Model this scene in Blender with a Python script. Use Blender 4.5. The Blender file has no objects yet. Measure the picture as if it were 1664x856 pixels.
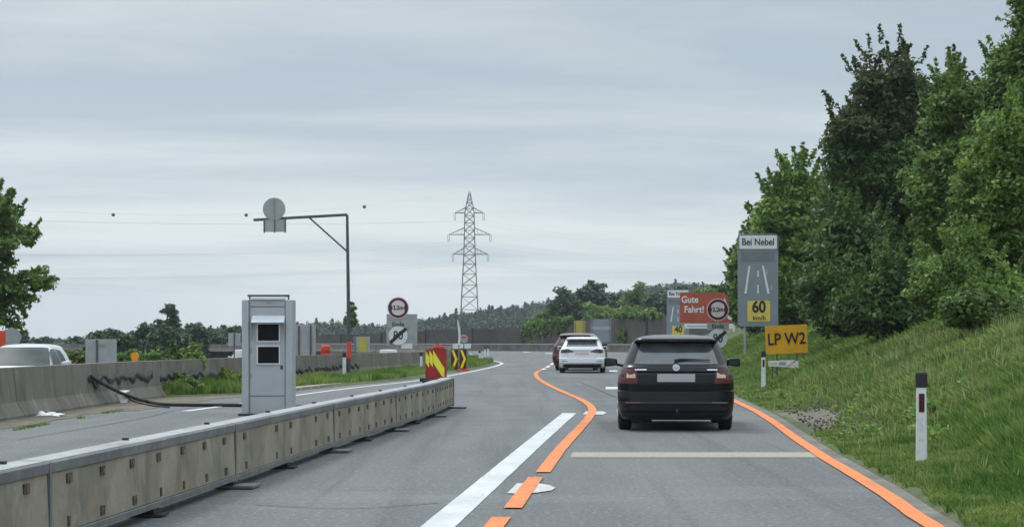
import bpy, bmesh, math, random
import numpy as np
from mathutils import Vector, Matrix, geometry, noise
random.seed(7); rng = np.random.default_rng(7)
R = math.radians
S = bpy.context.scene; C = S.collection
# ------------------------------------------------------------------ camera
EYE = 1.35; F = 3400.0; HZ = 550.0; CX = 832.0
cd = bpy.data.cameras.new('camera'); cam = bpy.data.objects.new('camera', cd); C.objects.link(cam)
cam.location = (0, 0, EYE); cam.rotation_euler = (R(90), 0, 0)
cd.sensor_width = 36; cd.lens = 36 * F / 1664; cd.shift_y = (HZ - 428) / 1664
cd.clip_start = 0.2; cd.clip_end = 6000
S.camera = cam
# ------------------------------------------------------------------ world
SUN_EL, SUN_AZ = R(52), R(-35)
w = bpy.data.worlds.new('World'); S.world = w; w.use_nodes = True
nt = w.node_tree; N = nt.nodes; L = nt.links
for n in list(N): N.remove(n)
out = N.new('ShaderNodeOutputWorld'); bg = N.new('ShaderNodeBackground'); bg.inputs[1].default_value = 0.1
sky = N.new('ShaderNodeTexSky'); sky.sky_type = 'NISHITA'; sky.sun_disc = False
sky.sun_elevation = SUN_EL; sky.sun_rotation = SUN_AZ
tc = N.new('ShaderNodeTexCoord'); sep = N.new('ShaderNodeSeparateXYZ'); L.new(tc.outputs['Generated'], sep.inputs[0])
def mth(op, a, b=None, c=None):
    m = N.new('ShaderNodeMath'); m.operation = op
    for i, v in enumerate((a, b, c)):
        if v is None: continue
        if isinstance(v, (int, float)): m.inputs[i].default_value = v
        else: L.new(v, m.inputs[i])
    return m.outputs[0]
zc = mth('MAXIMUM', sep.outputs[2], 0.02)
# overcast deck: clouds on a plane overhead, so bands flatten towards the horizon
zz = mth('ADD', zc, 0.05)
cu = mth('DIVIDE', sep.outputs[0], zz); cv = mth('DIVIDE', sep.outputs[1], zz)
cmb = N.new('ShaderNodeCombineXYZ'); L.new(cu, cmb.inputs[0]); L.new(cv, cmb.inputs[1])
mp = N.new('ShaderNodeMapping'); L.new(cmb.outputs[0], mp.inputs[0])
mp.inputs['Scale'].default_value = (0.42, 0.62, 1); mp.inputs['Rotation'].default_value = (0, 0, R(-10)); mp.inputs['Location'].default_value = (3.1, 1.7, 0)
n1 = N.new('ShaderNodeTexNoise'); n1.inputs['Scale'].default_value = 1.0; n1.inputs['Detail'].default_value = 7; n1.inputs['Roughness'].default_value = 0.6
n1.inputs['Distortion'].default_value = 0.25
L.new(mp.outputs[0], n1.inputs[0])
n1b = N.new('ShaderNodeTexNoise'); n1b.inputs['Scale'].default_value = 0.30; n1b.inputs['Detail'].default_value = 3; L.new(mp.outputs[0], n1b.inputs[0])
nmx = mth('ADD', mth('MULTIPLY', n1.outputs[0], .55), mth('MULTIPLY', n1b.outputs[0], .48))
rp = N.new('ShaderNodeValToRGB'); L.new(nmx, rp.inputs[0])
rp.color_ramp.elements[0].position = 0.42; rp.color_ramp.elements[0].color = (4.05, 4.78, 5.45, 1)
rp.color_ramp.elements[1].position = 0.59; rp.color_ramp.elements[1].color = (6.2, 6.75, 7.0, 1)
# elevation: the deck is a bit darker at about 9 degrees, brightens to the zenith
el = N.new('ShaderNodeMapRange'); L.new(sep.outputs[2], el.inputs[0]); el.inputs[1].default_value = 0.0; el.inputs[2].default_value = 0.16
el.inputs[3].default_value = 1.03; el.inputs[4].default_value = 0.80
el2 = N.new('ShaderNodeMapRange'); L.new(sep.outputs[2], el2.inputs[0]); el2.inputs[1].default_value = 0.2; el2.inputs[2].default_value = 0.9
el2.inputs[3].default_value = 0.0; el2.inputs[4].default_value = 1.7
fac = mth('ADD', el.outputs[0], el2.outputs[0])
vm = N.new('ShaderNodeVectorMath'); vm.operation = 'SCALE'; L.new(rp.outputs[0], vm.inputs[0]); L.new(fac, vm.inputs['Scale'])
mx = N.new('ShaderNodeMix'); mx.data_type = 'RGBA'; mx.inputs[0].default_value = 0.9
L.new(sky.outputs[0], mx.inputs[6]); L.new(vm.outputs[0], mx.inputs[7])
L.new(mx.outputs[2], bg.inputs[0]); L.new(bg.outputs[0], out.inputs[0])
# ------------------------------------------------------------------ sun (behind thin overcast)
sd = bpy.data.lights.new('sun', 'SUN'); so = bpy.data.objects.new('sun', sd); C.objects.link(so)
sd.energy = 1.1; sd.angle = R(14); sd.color = (1, 0.96, 0.9)
so.rotation_euler = (R(90) - SUN_EL, 0, R(180) - SUN_AZ)
S.view_settings.view_transform = 'Standard'; S.view_settings.look = 'None'; S.view_settings.exposure = 0.40; S.view_settings.gamma = 1
S.view_settings.use_curve_mapping = False
S.cycles.max_bounces = 6; S.cycles.transparent_max_bounces = 8; S.cycles.use_denoising = True
# ------------------------------------------------------------------ materials
MATS = {}
def mat(name, col, rough=0.7, metal=0.0, var=0.12, scale=6.0, bump=0.0, bscale=None, coat=0.0, stretch=None, col2=None, spec=0.5,
        emit=0.0, island=0.0, trans=0.0, bdist=0.01, detail=5.0, lo=0.35, hi=0.65):
    m = bpy.data.materials.new(name); m.use_nodes = True; t = m.node_tree; n = t.nodes; l = t.links
    b = n['Principled BSDF']; b.inputs['Roughness'].default_value = rough; b.inputs['Metallic'].default_value = metal
    b.inputs['Specular IOR Level'].default_value = spec
    b.inputs['Coat Weight'].default_value = coat; b.inputs['Coat Roughness'].default_value = 0.06
    tcn = n.new('ShaderNodeTexCoord'); src = tcn.outputs['Object']
    mpn = n.new('ShaderNodeMapping'); l.new(src, mpn.inputs[0])
    if stretch: mpn.inputs['Scale'].default_value = stretch
    nz = n.new('ShaderNodeTexNoise'); nz.inputs['Scale'].default_value = scale; nz.inputs['Detail'].default_value = detail; l.new(mpn.outputs[0], nz.inputs[0])
    r = n.new('ShaderNodeValToRGB'); l.new(nz.outputs[0], r.inputs[0])
    c1 = col if col2 else tuple(c * (1 - var) for c in col); c2 = col2 if col2 else tuple(min(1, c * (1 + var)) for c in col)
    r.color_ramp.elements[0].position = lo; r.color_ramp.elements[1].position = hi
    r.color_ramp.elements[0].color = (*c1, 1); r.color_ramp.elements[1].color = (*c2, 1)
    o = r.outputs[0]
    if island:
        g = n.new('ShaderNodeNewGeometry'); hs = n.new('ShaderNodeHueSaturation'); l.new(o, hs.inputs['Color'])
        mr = n.new('ShaderNodeMapRange'); l.new(g.outputs['Random Per Island'], mr.inputs[0])
        mr.inputs[3].default_value = 1 - island; mr.inputs[4].default_value = 1 + island; l.new(mr.outputs[0], hs.inputs['Value'])
        mr2 = n.new('ShaderNodeMapRange'); l.new(g.outputs['Random Per Island'], mr2.inputs[0])
        mr2.inputs[3].default_value = 0.515; mr2.inputs[4].default_value = 0.485; l.new(mr2.outputs[0], hs.inputs['Hue']); o = hs.outputs[0]
    l.new(o, b.inputs['Base Color'])
    if bump:
        n2 = n.new('ShaderNodeTexNoise'); n2.inputs['Scale'].default_value = bscale or scale * 8; n2.inputs['Detail'].default_value = 4; l.new(mpn.outputs[0], n2.inputs[0])
        bp = n.new('ShaderNodeBump'); bp.inputs['Strength'].default_value = bump; bp.inputs['Distance'].default_value = bdist
        l.new(n2.outputs[0], bp.inputs['Height']); l.new(bp.outputs[0], b.inputs['Normal'])
    if emit: b.inputs['Emission Color'].default_value = (*col, 1); b.inputs['Emission Strength'].default_value = emit
    if trans:
        tr = n.new('ShaderNodeBsdfTranslucent'); l.new(o, tr.inputs[0]); ms = n.new('ShaderNodeMixShader'); ms.inputs[0].default_value = trans
        l.new(b.outputs[0], ms.inputs[1]); l.new(tr.outputs[0], ms.inputs[2]); l.new(ms.outputs[0], n['Material Output'].inputs[0])
    MATS[name] = m; return m
def layered(name, base, rough, layers, bump=0.3, bscale=120, bdist=0.004):
    """base colour, then [(colour, scale, stretch, lo, hi, strength)] patches over it"""
    m = bpy.data.materials.new(name); m.use_nodes = True; t = m.node_tree; n = t.nodes; l = t.links
    b = n['Principled BSDF']; b.inputs['Roughness'].default_value = rough
    tcn = n.new('ShaderNodeTexCoord')
    prev = None
    for k, (c, sc, st, lo, hi, f) in enumerate(layers):
        mpn = n.new('ShaderNodeMapping'); mpn.inputs['Scale'].default_value = st; mpn.inputs['Location'].default_value = (k * 7.3, k * 3.1, k); l.new(tcn.outputs['Object'], mpn.inputs[0])
        nz = n.new('ShaderNodeTexNoise'); nz.inputs['Scale'].default_value = sc; nz.inputs['Detail'].default_value = 6; nz.inputs['Roughness'].default_value = 0.6; l.new(mpn.outputs[0], nz.inputs[0])
        mr = n.new('ShaderNodeMapRange'); l.new(nz.outputs[0], mr.inputs[0]); mr.inputs[1].default_value = lo; mr.inputs[2].default_value = hi; mr.inputs[4].default_value = f
        mxn = n.new('ShaderNodeMix'); mxn.data_type = 'RGBA'; l.new(mr.outputs[0], mxn.inputs[0])
        if prev is None: mxn.inputs[6].default_value = (*base, 1)
        else: l.new(prev, mxn.inputs[6])
        mxn.inputs[7].default_value = (*c, 1); prev = mxn.outputs[2]
    l.new(prev, b.inputs['Base Color'])
    n2 = n.new('ShaderNodeTexNoise'); n2.inputs['Scale'].default_value = bscale; n2.inputs['Detail'].default_value = 3; l.new(tcn.outputs['Object'], n2.inputs[0])
    bp = n.new('ShaderNodeBump'); bp.inputs['Strength'].default_value = bump; bp.inputs['Distance'].default_value = bdist
    l.new(n2.outputs[0], bp.inputs['Height']); l.new(bp.outputs[0], b.inputs['Normal'])
    MATS[name] = m; return m
layered('asphalt', (.130, .137, .136), 0.88, [((.085, .092, .095), .35, (2.2, .22, 1), .40, .60, .85), ((.165, .175, .173), .5, (.35, 1.3, 1), .50, .68, .6), ((.10, .108, .108), 1.8, (.5, 1.2, 1), .50, .66, .5),
        ((.07, .073, .075), 1.0, (2.6, .04, 1), .54, .66, .6), ((.26, .27, .265), 22, (1, .6, 1), .52, .68, .6), ((.05, .052, .055), 27, (1, .6, 1), .53, .70, .6)], bump=.5, bscale=70)
layered('oldconcrete', (.165, .15, .127), 0.9, [((.10, .09, .075), 1.1, (1, 1, .5), .42, .62, .8), ((.27, .25, .21), 2.4, (1.1, 1.1, .6), .56, .70, .7), ((.07, .065, .055), 2.6, (1.6, 1.6, .3), .55, .72, .6)], bump=.5, bscale=30)
layered('precast', (.285, .255, .195), 0.85, [((.175, .160, .125), 1.2, (1, 1, 1), .42, .62, .8), ((.36, .35, .30), 3.0, (1, 1, 1), .55, .70, .6), ((.10, .095, .08), 2.6, (1.1, 1.1, .6), .54, .70, .6), ((.30, .20, .11), 2.2, (1, 1, 1), .54, .68, .45), ((.13, .125, .11), 22, (1, 1, .5), .56, .7, .5)], bump=.35, bscale=40)
layered('galv', (.40, .42, .43), 0.5, [((.30, .315, .325), 2.5, (1, 1, 1), .4, .6, .8), ((.5, .51, .52), 9, (1, 1, 1), .5, .7, .5)], bump=.1, bscale=20)
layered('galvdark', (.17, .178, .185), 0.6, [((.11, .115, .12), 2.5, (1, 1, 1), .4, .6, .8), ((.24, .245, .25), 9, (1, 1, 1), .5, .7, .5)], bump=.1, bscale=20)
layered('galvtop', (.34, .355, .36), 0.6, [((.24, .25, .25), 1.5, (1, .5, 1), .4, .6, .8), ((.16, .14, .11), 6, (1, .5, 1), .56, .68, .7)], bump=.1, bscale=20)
mat('rustplate', (.17, .115, .06), .8, var=.4, scale=20)
layered('dirt', (.17, .145, .11), 0.95, [((.10, .085, .06), 3, (1, 1, 1), .4, .6, .8), ((.28, .255, .21), 14, (1, 1, 1), .52, .7, .8), ((.06, .09, .03), 1.6, (1, 1, 1), .52, .66, .7)], bump=.9, bscale=40, bdist=.02)
layered('kerbstone', (.40, .37, .30), 0.9, [((.26, .23, .18), 3, (1, 1, 1), .4, .6, .8), ((.36, .20, .13), 1.2, (1, 1, 1), .56, .66, .7)], bump=.4, bscale=40)
layered('terrain', (.07, .095, .034), 0.95, [((.085, .075, .045), 2.2, (1, 1, 1), .46, .6, .8), ((.085, .12, .036), .25, (1, 1, 1), .42, .6, .8), ((.12, .11, .05), .6, (1, 1, 1), .56, .72, .6), ((.03, .05, .016), 3.5, (1, 1, 1), .45, .65, .7)], bump=.9, bscale=9, bdist=.06)
layered('noisewall', (.092, .078, .070), 0.9, [((.07, .062, .057), .5, (1, 1, 1.5), .42, .6, .8), ((.14, .125, .112), 1.2, (1, 1, 4), .55, .7, .6)], bump=.4, bscale=8)
layered('whiteline', (.56, .575, .59), .75, [((.44, .45, .455), 2.2, (1, .35, 1), .42, .62, .7), ((.15, .16, .16), 30, (1, .6, 1), .60, .68, .7), ((.12, .125, .13), 4, (2, .3, 1), .62, .72, .5)], bump=.3, bscale=60)
layered('whiteline2', (.52, .52, .50), .75, [((.40, .40, .38), 3, (1, 1, 1), .42, .62, .7), ((.16, .165, .165), 26, (1, .6, 1), .56, .66, .7)], bump=.3, bscale=60)
layered('beigeline', (.33, .30, .225), .8, [((.28, .265, .22), 3, (1, 1, 1), .42, .62, .7), ((.15, .155, .155), 24, (1, .6, 1), .52, .66, .8)], bump=.3, bscale=60)
layered('orangeline', (.78, .20, .035), .7, [((.60, .15, .035), 5, (1, .4, 1), .45, .65, .8), ((.80, .27, .08), 18, (1, 1, 1), .52, .7, .6), ((.17, .13, .11), 30, (1, .5, 1), .56, .66, .7), ((.25, .13, .08), 2.2, (2, .4, 1), .54, .68, .55)], bump=.3, bscale=60)
mat('dashpink', (.78, .60, .52), .7, var=.15, scale=6)
mat('blacksteel', (.03, .03, .032), .6)
mat('darkhole', (.03, .024, .018), .9, col2=(.12, .085, .045), scale=30)
mat('cabinet', (.45, .475, .50), .38, metal=.25, var=.05, scale=3, bump=.05)
mat('cabinetlight', (.70, .73, .76), .3, metal=.1, var=.04)
mat('blackglass', (.006, .006, .008), .45, var=.3, spec=.15)
layered('noisewall2', (.080, .068, .062), 0.9, [((.055, .048, .044), .5, (1, 1, 1.5), .42, .6, .8), ((.11, .095, .085), 1.2, (1, 1, 4), .55, .7, .6)], bump=.4, bscale=8)
mat('whitepost', (.76, .78, .78), .5, var=.08, scale=12, col2=(.52, .54, .52), lo=.5, hi=.75)
mat('blackcap', (.018, .018, .02), .45)
mat('redreflector', (.09, .006, .006), .25, var=.5, scale=80)
mat('signgrey', (.30, .315, .33), .5, var=.08, scale=2.5)
mat('signback', (.36, .38, .385), .45, metal=.3, var=.1, scale=2.5)
mat('signpanelgrey', (.215, .245, .275), .45, var=.07, scale=1.5)
mat('signpanelgrey2', (.155, .175, .20), .5, var=.1, scale=1.5)
mat('signwhite', (.72, .73, .73), .45, var=.05)
mat('signblack', (.012, .012, .014), .5)
mat('signyellow', (.70, .52, .10), .45, var=.08)
mat('signyellowdim', (.46, .38, .07), .5, var=.12, scale=2)
mat('signorange', (.72, .36, .015), .45, var=.10, scale=2.5)
mat('signbrown', (.36, .062, .030), .5, var=.14, scale=1.2)
mat('signdarkred', (.085, .005, .010), .45, var=.15)
mat('signpink', (.72, .62, .62), .45, var=.06)
mat('beaconred', (.34, .018, .012), .45, var=.15, scale=4)
mat('beaconyellow', (.85, .80, .04), .45, var=.06)
mat('lampamber', (.80, .30, .015), .35, var=.1)
mat('orangered', (.62, .06, .02), .5, var=.1)
mat('polesteel', (.10, .105, .11), .5, metal=.5, var=.15)
mat('latticesteel', (.155, .15, .155), .6, metal=.2, var=.2, scale=.3)
mat('insulator', (.20, .17, .16), .4)
mat('wiresteel', (.16, .17, .18), .6)
mat('ballred', (.20, .035, .02), .5)
mat('rubber', (.014, .014, .015), .75, var=.2, scale=20)
mat('plasticwhite', (.74, .75, .76), .55, var=.08, scale=12)
mat('membrane', (.022, .023, .027), .55, var=.4, scale=9, bump=.6, bscale=20)
mat('carblack', (.005, .006, .008), .28, metal=.0, coat=.35, var=.1, spec=.22)
mat('carwhite', (.80, .80, .82), .25, coat=1.0, var=.03)
mat('carpale', (.56, .57, .59), .3, coat=.5, var=.03)
mat('carred', (.085, .007, .012), .25, metal=.1, coat=.6, var=.1)
mat('carsilver', (.50, .52, .54), .25, metal=.4, coat=1.0, var=.03)
mat('glass', (.075, .088, .095), .07, var=.3, scale=3, coat=.6, spec=.8)
mat('glasslight', (.050, .066, .064), .4, var=.4, scale=1.5, spec=.08)
mat('blackplastic', (.012, .0125, .014), .55, var=.15, scale=10)
mat('seam', (.004, .004, .004), .9)
mat('lampred', (.10, .006, .006), .3, coat=.2, var=.05, scale=3)
mat('lamppale', (.62, .47, .38), .5, var=.04, scale=3, spec=.2)
mat('lampdark', (.05, .008, .010), .15, coat=1, var=.3)
mat('plategrey', (.42, .41, .43), .5, var=.02)
mat('platelight', (.62, .52, .52), .5, var=.05)
mat('chrome', (.62, .62, .64), .2, metal=.9, var=.05)
mat('interior', (.02, .02, .022), .9)
mat('bark', (.085, .07, .052), .95, var=.35, scale=8, stretch=(1, 1, .2), bump=.8, bscale=14, bdist=.03)
mat('birchbark', (.55, .56, .52), .8, col2=(.12, .12, .11), scale=2.5, stretch=(1, 1, 2), lo=.55, hi=.7)
def leafmat(n, a, b, sc, isl=.35, tr=.35): return mat(n, a, .55, col2=b, scale=sc, island=isl, trans=tr, lo=.38, hi=.62, spec=.35, detail=3)
leafmat('leafdark', (.055, .112, .030), (.12, .21, .052), .9)
leafmat('leafmid', (.09, .165, .036), (.175, .28, .060), .9)
leafmat('leaflight', (.12, .21, .04), (.21, .33, .07), .8)
leafmat('leafbronze', (.055, .085, .032), (.11, .135, .05), 1.2)
leafmat('leaffar', (.040, .080, .042), (.078, .135, .058), .12, .30, .2)
leafmat('leafhill', (.034, .062, .046), (.058, .094, .058), .02, .28, .15)
leafmat('leafyellow', (.10, .15, .03), (.16, .19, .045), .5)
leafmat('grassblade', (.10, .20, .034), (.24, .32, .085), .8, .35, .35)
leafmat('grassdry', (.30, .32, .14), (.40, .38, .2), .6, .35, .3)
# ------------------------------------------------------------------ mesh helpers
class MB:
    def __init__(s): s.v = []; s.f = []; s.m = []; s.mats = []
    def mi(s, name):
        if name not in s.mats: s.mats.append(name)
        return s.mats.index(name)
    def add(s, vs, fs, m):
        b = len(s.v); s.v += [tuple(v) for v in vs]; k = s.mi(m)
        for f in fs: s.f.append([b + i for i in f]); s.m.append(k)
        return s
    def box(s, c, d, m, rz=0, rx=0, ry=0):
        M = Matrix.Translation(c) @ Matrix.Rotation(rz, 4, 'Z') @ Matrix.Rotation(ry, 4, 'Y') @ Matrix.Rotation(rx, 4, 'X')
        vs = [M @ Vector((x * d[0] / 2, y * d[1] / 2, z * d[2] / 2)) for x in (-1, 1) for y in (-1, 1) for z in (-1, 1)]
        return s.add(vs, [(0, 1, 3, 2), (4, 6, 7, 5), (0, 4, 5, 1), (2, 3, 7, 6), (0, 2, 6, 4), (1, 5, 7, 3)], m)
    def tube(s, pts, r, m, n=8, cap=True):
        pts = [Vector(p) for p in pts]; rs = r if isinstance(r, (list, tuple)) else [r] * len(pts); vs = []; fs = []
        up = Vector((0, 0, 1)); d0 = (pts[-1] - pts[0]).normalized()
        if abs(d0.z) > .9: up = Vector((0, 1, 0))
        for i, p in enumerate(pts):
            d = (pts[min(i + 1, len(pts) - 1)] - pts[max(i - 1, 0)]).normalized()
            a = d.cross(up); a.normalize(); b = a.cross(d)
            for k in range(n):
                t = 2 * math.pi * k / n; vs.append(p + (a * math.cos(t) + b * math.sin(t)) * rs[i])
        for i in range(len(pts) - 1):
            for k in range(n): fs.append((i * n + k, i * n + (k + 1) % n, (i + 1) * n + (k + 1) % n, (i + 1) * n + k))
        if cap: fs.append(tuple(range(n))[::-1]); fs.append(tuple(range((len(pts) - 1) * n, len(pts) * n)))
        return s.add(vs, fs, m)
    def prism(s, poly, y0, y1, m, side=None):
        """poly in (x,z), extruded along y (front at y0)"""
        n = len(poly); vs = [(x, y0, z) for x, z in poly] + [(x, y1, z) for x, z in poly]
        s.add(vs, [tuple(range(n)), tuple(range(n, 2 * n))[::-1]], m)
        return s.add(vs, [(i, n + i, n + (i + 1) % n, (i + 1) % n) for i in range(n)], side or m)
    def sweep(s, path, sec, m, close=True, caps=True):
        """path of (x,y,z); sec of (lateral to the right, up)"""
        P = [Vector(p) for p in path]; n = len(sec); vs = []; fs = []
        for i, p in enumerate(P):
            d = (P[min(i + 1, len(P) - 1)] - P[max(i - 1, 0)]); d.z = 0; d.normalize(); rgt = Vector((d.y, -d.x, 0))
            for a, b in sec: vs.append(p + rgt * a + Vector((0, 0, b)))
        for i in range(len(P) - 1):
            for k in range(n if close else n - 1): fs.append((i * n + k, i * n + (k + 1) % n, (i + 1) * n + (k + 1) % n, (i + 1) * n + k))
        if caps and close: fs.append(tuple(range(n))[::-1]); fs.append(tuple(range((len(P) - 1) * n, len(P) * n)))
        return s.add(vs, fs, m)
    def build(s, name, parent=None, smooth=False, bevel=0, seg=2, loc=None):
        me = bpy.data.meshes.new(name); me.from_pydata(s.v, [], s.f)
        for k in s.mats: me.materials.append(MATS[k])
        me.polygons.foreach_set('material_index', s.m)
        bm = bmesh.new(); bm.from_mesh(me); bmesh.ops.recalc_face_normals(bm, faces=bm.faces); bm.to_mesh(me); bm.free()
        if smooth: me.shade_smooth(); me.set_sharp_from_angle(angle=R(smooth if smooth is not True else 40))
        o = bpy.data.objects.new(name, me); C.objects.link(o)
        if parent: o.parent = parent
        if loc: o.location = loc
        if bevel:
            b = o.modifiers.new('bevel', 'BEVEL'); b.width = bevel; b.segments = seg; b.limit_method = 'ANGLE'; b.angle_limit = R(50)
        return o
def tag(o, label=None, cat=None, group=None, kind=None):
    if label: o['label'] = label
    if cat: o['category'] = cat
    if group: o['group'] = group
    if kind: o['kind'] = kind
    return o
def empty(name, loc, label, cat, group=None, rz=0):
    o = bpy.data.objects.new(name, None); C.objects.link(o); o.location = loc; o.rotation_euler = (0, 0, rz)
    o.empty_display_size = .2
    return tag(o, label, cat, group)
def struct(o): o['kind'] = 'structure'; return o
def rrect(w, h, r, n=5, cx=0, cz=0):
    p = []
    for (sx, sz, a0) in ((1, 1, 0), (-1, 1, 90), (-1, -1, 180), (1, -1, 270)):
        for k in range(n + 1):
            a = R(a0 + 90 * k / n); p.append((cx + sx * (w / 2 - r) + r * math.cos(a), cz + sz * (h / 2 - r) + r * math.sin(a)))
    return p
def disc(r, n=40, cx=0, cz=0): return [(cx + r * math.cos(2 * math.pi * k / n), cz + r * math.sin(2 * math.pi * k / n)) for k in range(n)]
def text(s, size, m, parent, x, y, z, name='lettering', bold=.012, sx=1.0, th=.004, ry=0):
    cu = bpy.data.curves.new('t', 'FONT'); cu.body = s; cu.size = size; cu.align_x = 'CENTER'; cu.align_y = 'CENTER'; cu.offset = bold * size; cu.extrude = th
    to = bpy.data.objects.new('t', cu); C.objects.link(to); dg = bpy.context.evaluated_depsgraph_get()
    me = bpy.data.meshes.new_from_object(to.evaluated_get(dg)); bpy.data.objects.remove(to)
    me.transform(Matrix.Translation((x, y, z)) @ Matrix.Rotation(ry, 4, 'Y') @ Matrix.Rotation(R(90), 4, 'X') @ Matrix.Diagonal((sx, 1, 1, 1)))
    me.materials.clear(); me.materials.append(MATS[m]); me.name = name
    o = bpy.data.objects.new(name, me); C.objects.link(o); o.parent = parent; return o
def gx(px, Y): return (px - CX) * Y / F          # lateral metres of a photo column at distance Y
def gz(py, Y): return EYE + (HZ - py) * Y / F    # height of a photo row at distance Y
def G(px, py): Y = EYE * F / (py - HZ); return gx(px, Y), Y
# ------------------------------------------------------------------ layout tables
def tab(t): a = np.array(t, float); return lambda q: np.interp(q, a[:, 0], a[:, 1])
XE = tab([(-60, -1.0), (5, 2.72), (15, 3.17), (18.7, 3.45), (25, 3.80), (36.7, 4.62), (44, 4.95), (60, 5.7), (80, 6.7), (110, 8.1), (150, 9.8), (185, 11.2), (215, 12.6)])
XL = tab([(-60, -9.2), (34, -8.3), (44, -8.1), (47, -7.5), (50, -6.1), (56, -5.35), (69.5, -3.25), (80, -2.65), (85, -2.1), (100, -1.15), (112, -.75), (118, -.75), (129, -1.6), (150, -2.3), (185, -4), (200, -8), (212, -16), (222, -30), (235, -55)])
WALL = [(-9.2, -40), (-8.9, 10), (-8.55, 25), (-8.4, 34.5), (-8.35, 42.9), (-8.0, 48), (-7.3, 56.7), (-6.4, 66), (-5.6, 76), (-3.9, 92), (-3.2, 115), (-3.1, 140), (-3.5, 160), (-5.5, 185), (-12, 206), (-28, 226), (-55, 240), (-90, 250)]
def dense(path, step):
    o = []
    for a, b in zip(path[:-1], path[1:]):
        n = max(1, int(math.dist(a, b) / step))
        o += [tuple(a[k] + (b[k] - a[k]) * i / n for k in range(len(a))) for i in range(n)]
    return o + [tuple(path[-1])]
def smoothp(path, it=2):
    for _ in range(it):
        q = [path[0]]
        for a, b in zip(path[:-1], path[1:]):
            q += [tuple(.75 * a[k] + .25 * b[k] for k in range(len(a))), tuple(.25 * a[k] + .75 * b[k] for k in range(len(a)))]
        path = q + [path[-1]]
    return path
def ss(t): t = np.clip(t, 0, 1); return t * t * (3 - 2 * t)
RIDGE = tab([(-600, -5), (-165, -5), (-125, -4), (-95, -.5), (-75, .4), (-60, 1.2), (-49, .2), (-40, .2), (-32, 1.7), (-24, 2.7), (-15, 4.4), (2, 5.9), (14, 8), (36, 10.8), (48, 13), (59, 14), (70, 13), (85, 15), (140, 20), (600, 24)])
def emb(d, Y):
    d = np.asarray(d, float); k = 1 - .75 * ss((np.asarray(Y) - 165) / 45)
    z = .405 * np.clip(d - 1.3, 0, 5.2) + .25 * np.clip(d - 6.5, 0, 6); z = z + .10 * ss((d - .3) / 1.2)
    return z * k
def ground_z(X, Y):
    """height of the land at a point (embankment on the right, low land on the left, hill far off)"""
    X = np.asarray(X, float); Y = np.asarray(Y, float)
    low = -.30 - 3.0 * ss((Y - 170) / 120) * ss(-X / 40) - .5 * ss((Y - 60) / 90) * ss((-X - 2) / 8)
    hill = (RIDGE(X * 720 / np.maximum(Y, 300)) + .3 + 3.0 * ss((Y - 170) / 120) * ss(-X / 40)) * ss((Y - 500) / 220)
    return low + hill
def gnd(X, Y):
    if Y < 212 and X > XE(Y): return float(emb(X - XE(Y), Y))
    return float(ground_z(X, Y))
# ------------------------------------------------------------------ terrain
xs = np.concatenate([np.linspace(-1500, -160, 30), np.linspace(-150, 150, 121), np.linspace(160, 1500, 30)])
ys = np.concatenate([np.linspace(-80, 400, 97), np.linspace(410, 900, 50), np.linspace(950, 3500, 18)])
XX, YY = np.meshgrid(xs, ys); ZZ = ground_z(XX, YY)
def gridmesh(name, XX, YY, ZZ, m):
    r, c = XX.shape; me = bpy.data.meshes.new(name); me.vertices.add(r * c); me.vertices.foreach_set('co', np.stack([XX, YY, ZZ], -1).ravel().astype('f'))
    i = np.arange(r * c).reshape(r, c); q = np.stack([i[:-1, :-1], i[:-1, 1:], i[1:, 1:], i[1:, :-1]], -1).reshape(-1, 4)
    quads(me, q); me.materials.append(MATS[m]); me.shade_smooth(); o = bpy.data.objects.new(name, me); C.objects.link(o); return o
def quads(me, q):
    n = len(q); me.loops.add(n * 4); me.loops.foreach_set('vertex_index', q.ravel().astype('i')); me.polygons.add(n)
    me.polygons.foreach_set('loop_start', np.arange(0, n * 4, 4, dtype='i')); me.update(calc_edges=True)
struct(gridmesh('ground', XX, YY, ZZ, 'terrain'))
# embankment with fine bumps
ye = np.concatenate([np.arange(-30, 10, 2.), np.arange(10, 60, .35), np.arange(60, 212, 1.2)])
de = np.concatenate([np.arange(0, 3, .12), np.arange(3, 12, .4), [12.5, 14, 17, 22, 30, 45, 80]])
DD, YY = np.meshgrid(de, ye); ZZ = emb(DD, YY); XX = XE(YY) + DD
bumpz = np.array([noise.noise(Vector((x * 1.1, y * .8, 0))) * .09 + noise.noise(Vector((x * 3.2, y * 2.2, 5))) * .035 for x, y in zip(XX.ravel(), YY.ravel())]).reshape(XX.shape)
ZZ = ZZ + bumpz * ss(DD / .9) + .015; ZZ[:, 0] = -.05
struct(gridmesh('embankment', XX, YY, ZZ, 'terrain'))
# road surface
yr = np.concatenate([np.arange(-50, 240, 1.0)])
XX = np.stack([XL(yr) + (XE(np.minimum(yr, 215)) + np.maximum(0, yr - 205) * -.3 - XL(yr)) * t for t in np.linspace(0, 1, 9)], 1); YY = np.repeat(yr[:, None], 9, 1)
struct(gridmesh('road', XX, YY, np.zeros_like(XX), 'asphalt'))
wl = smoothp([(x, y, 0) for x, y in WALL], 2)
opp = [(x - 1.0, y, -.22 - .55 * float(ss((y - 60) / 90))) for x, y, z in wl]
struct(MB().sweep(opp, [(-11.5, 0), (0, 0), (0, -.3), (-11.5, -.3)], 'asphalt').build('opposite_carriageway'))
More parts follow.
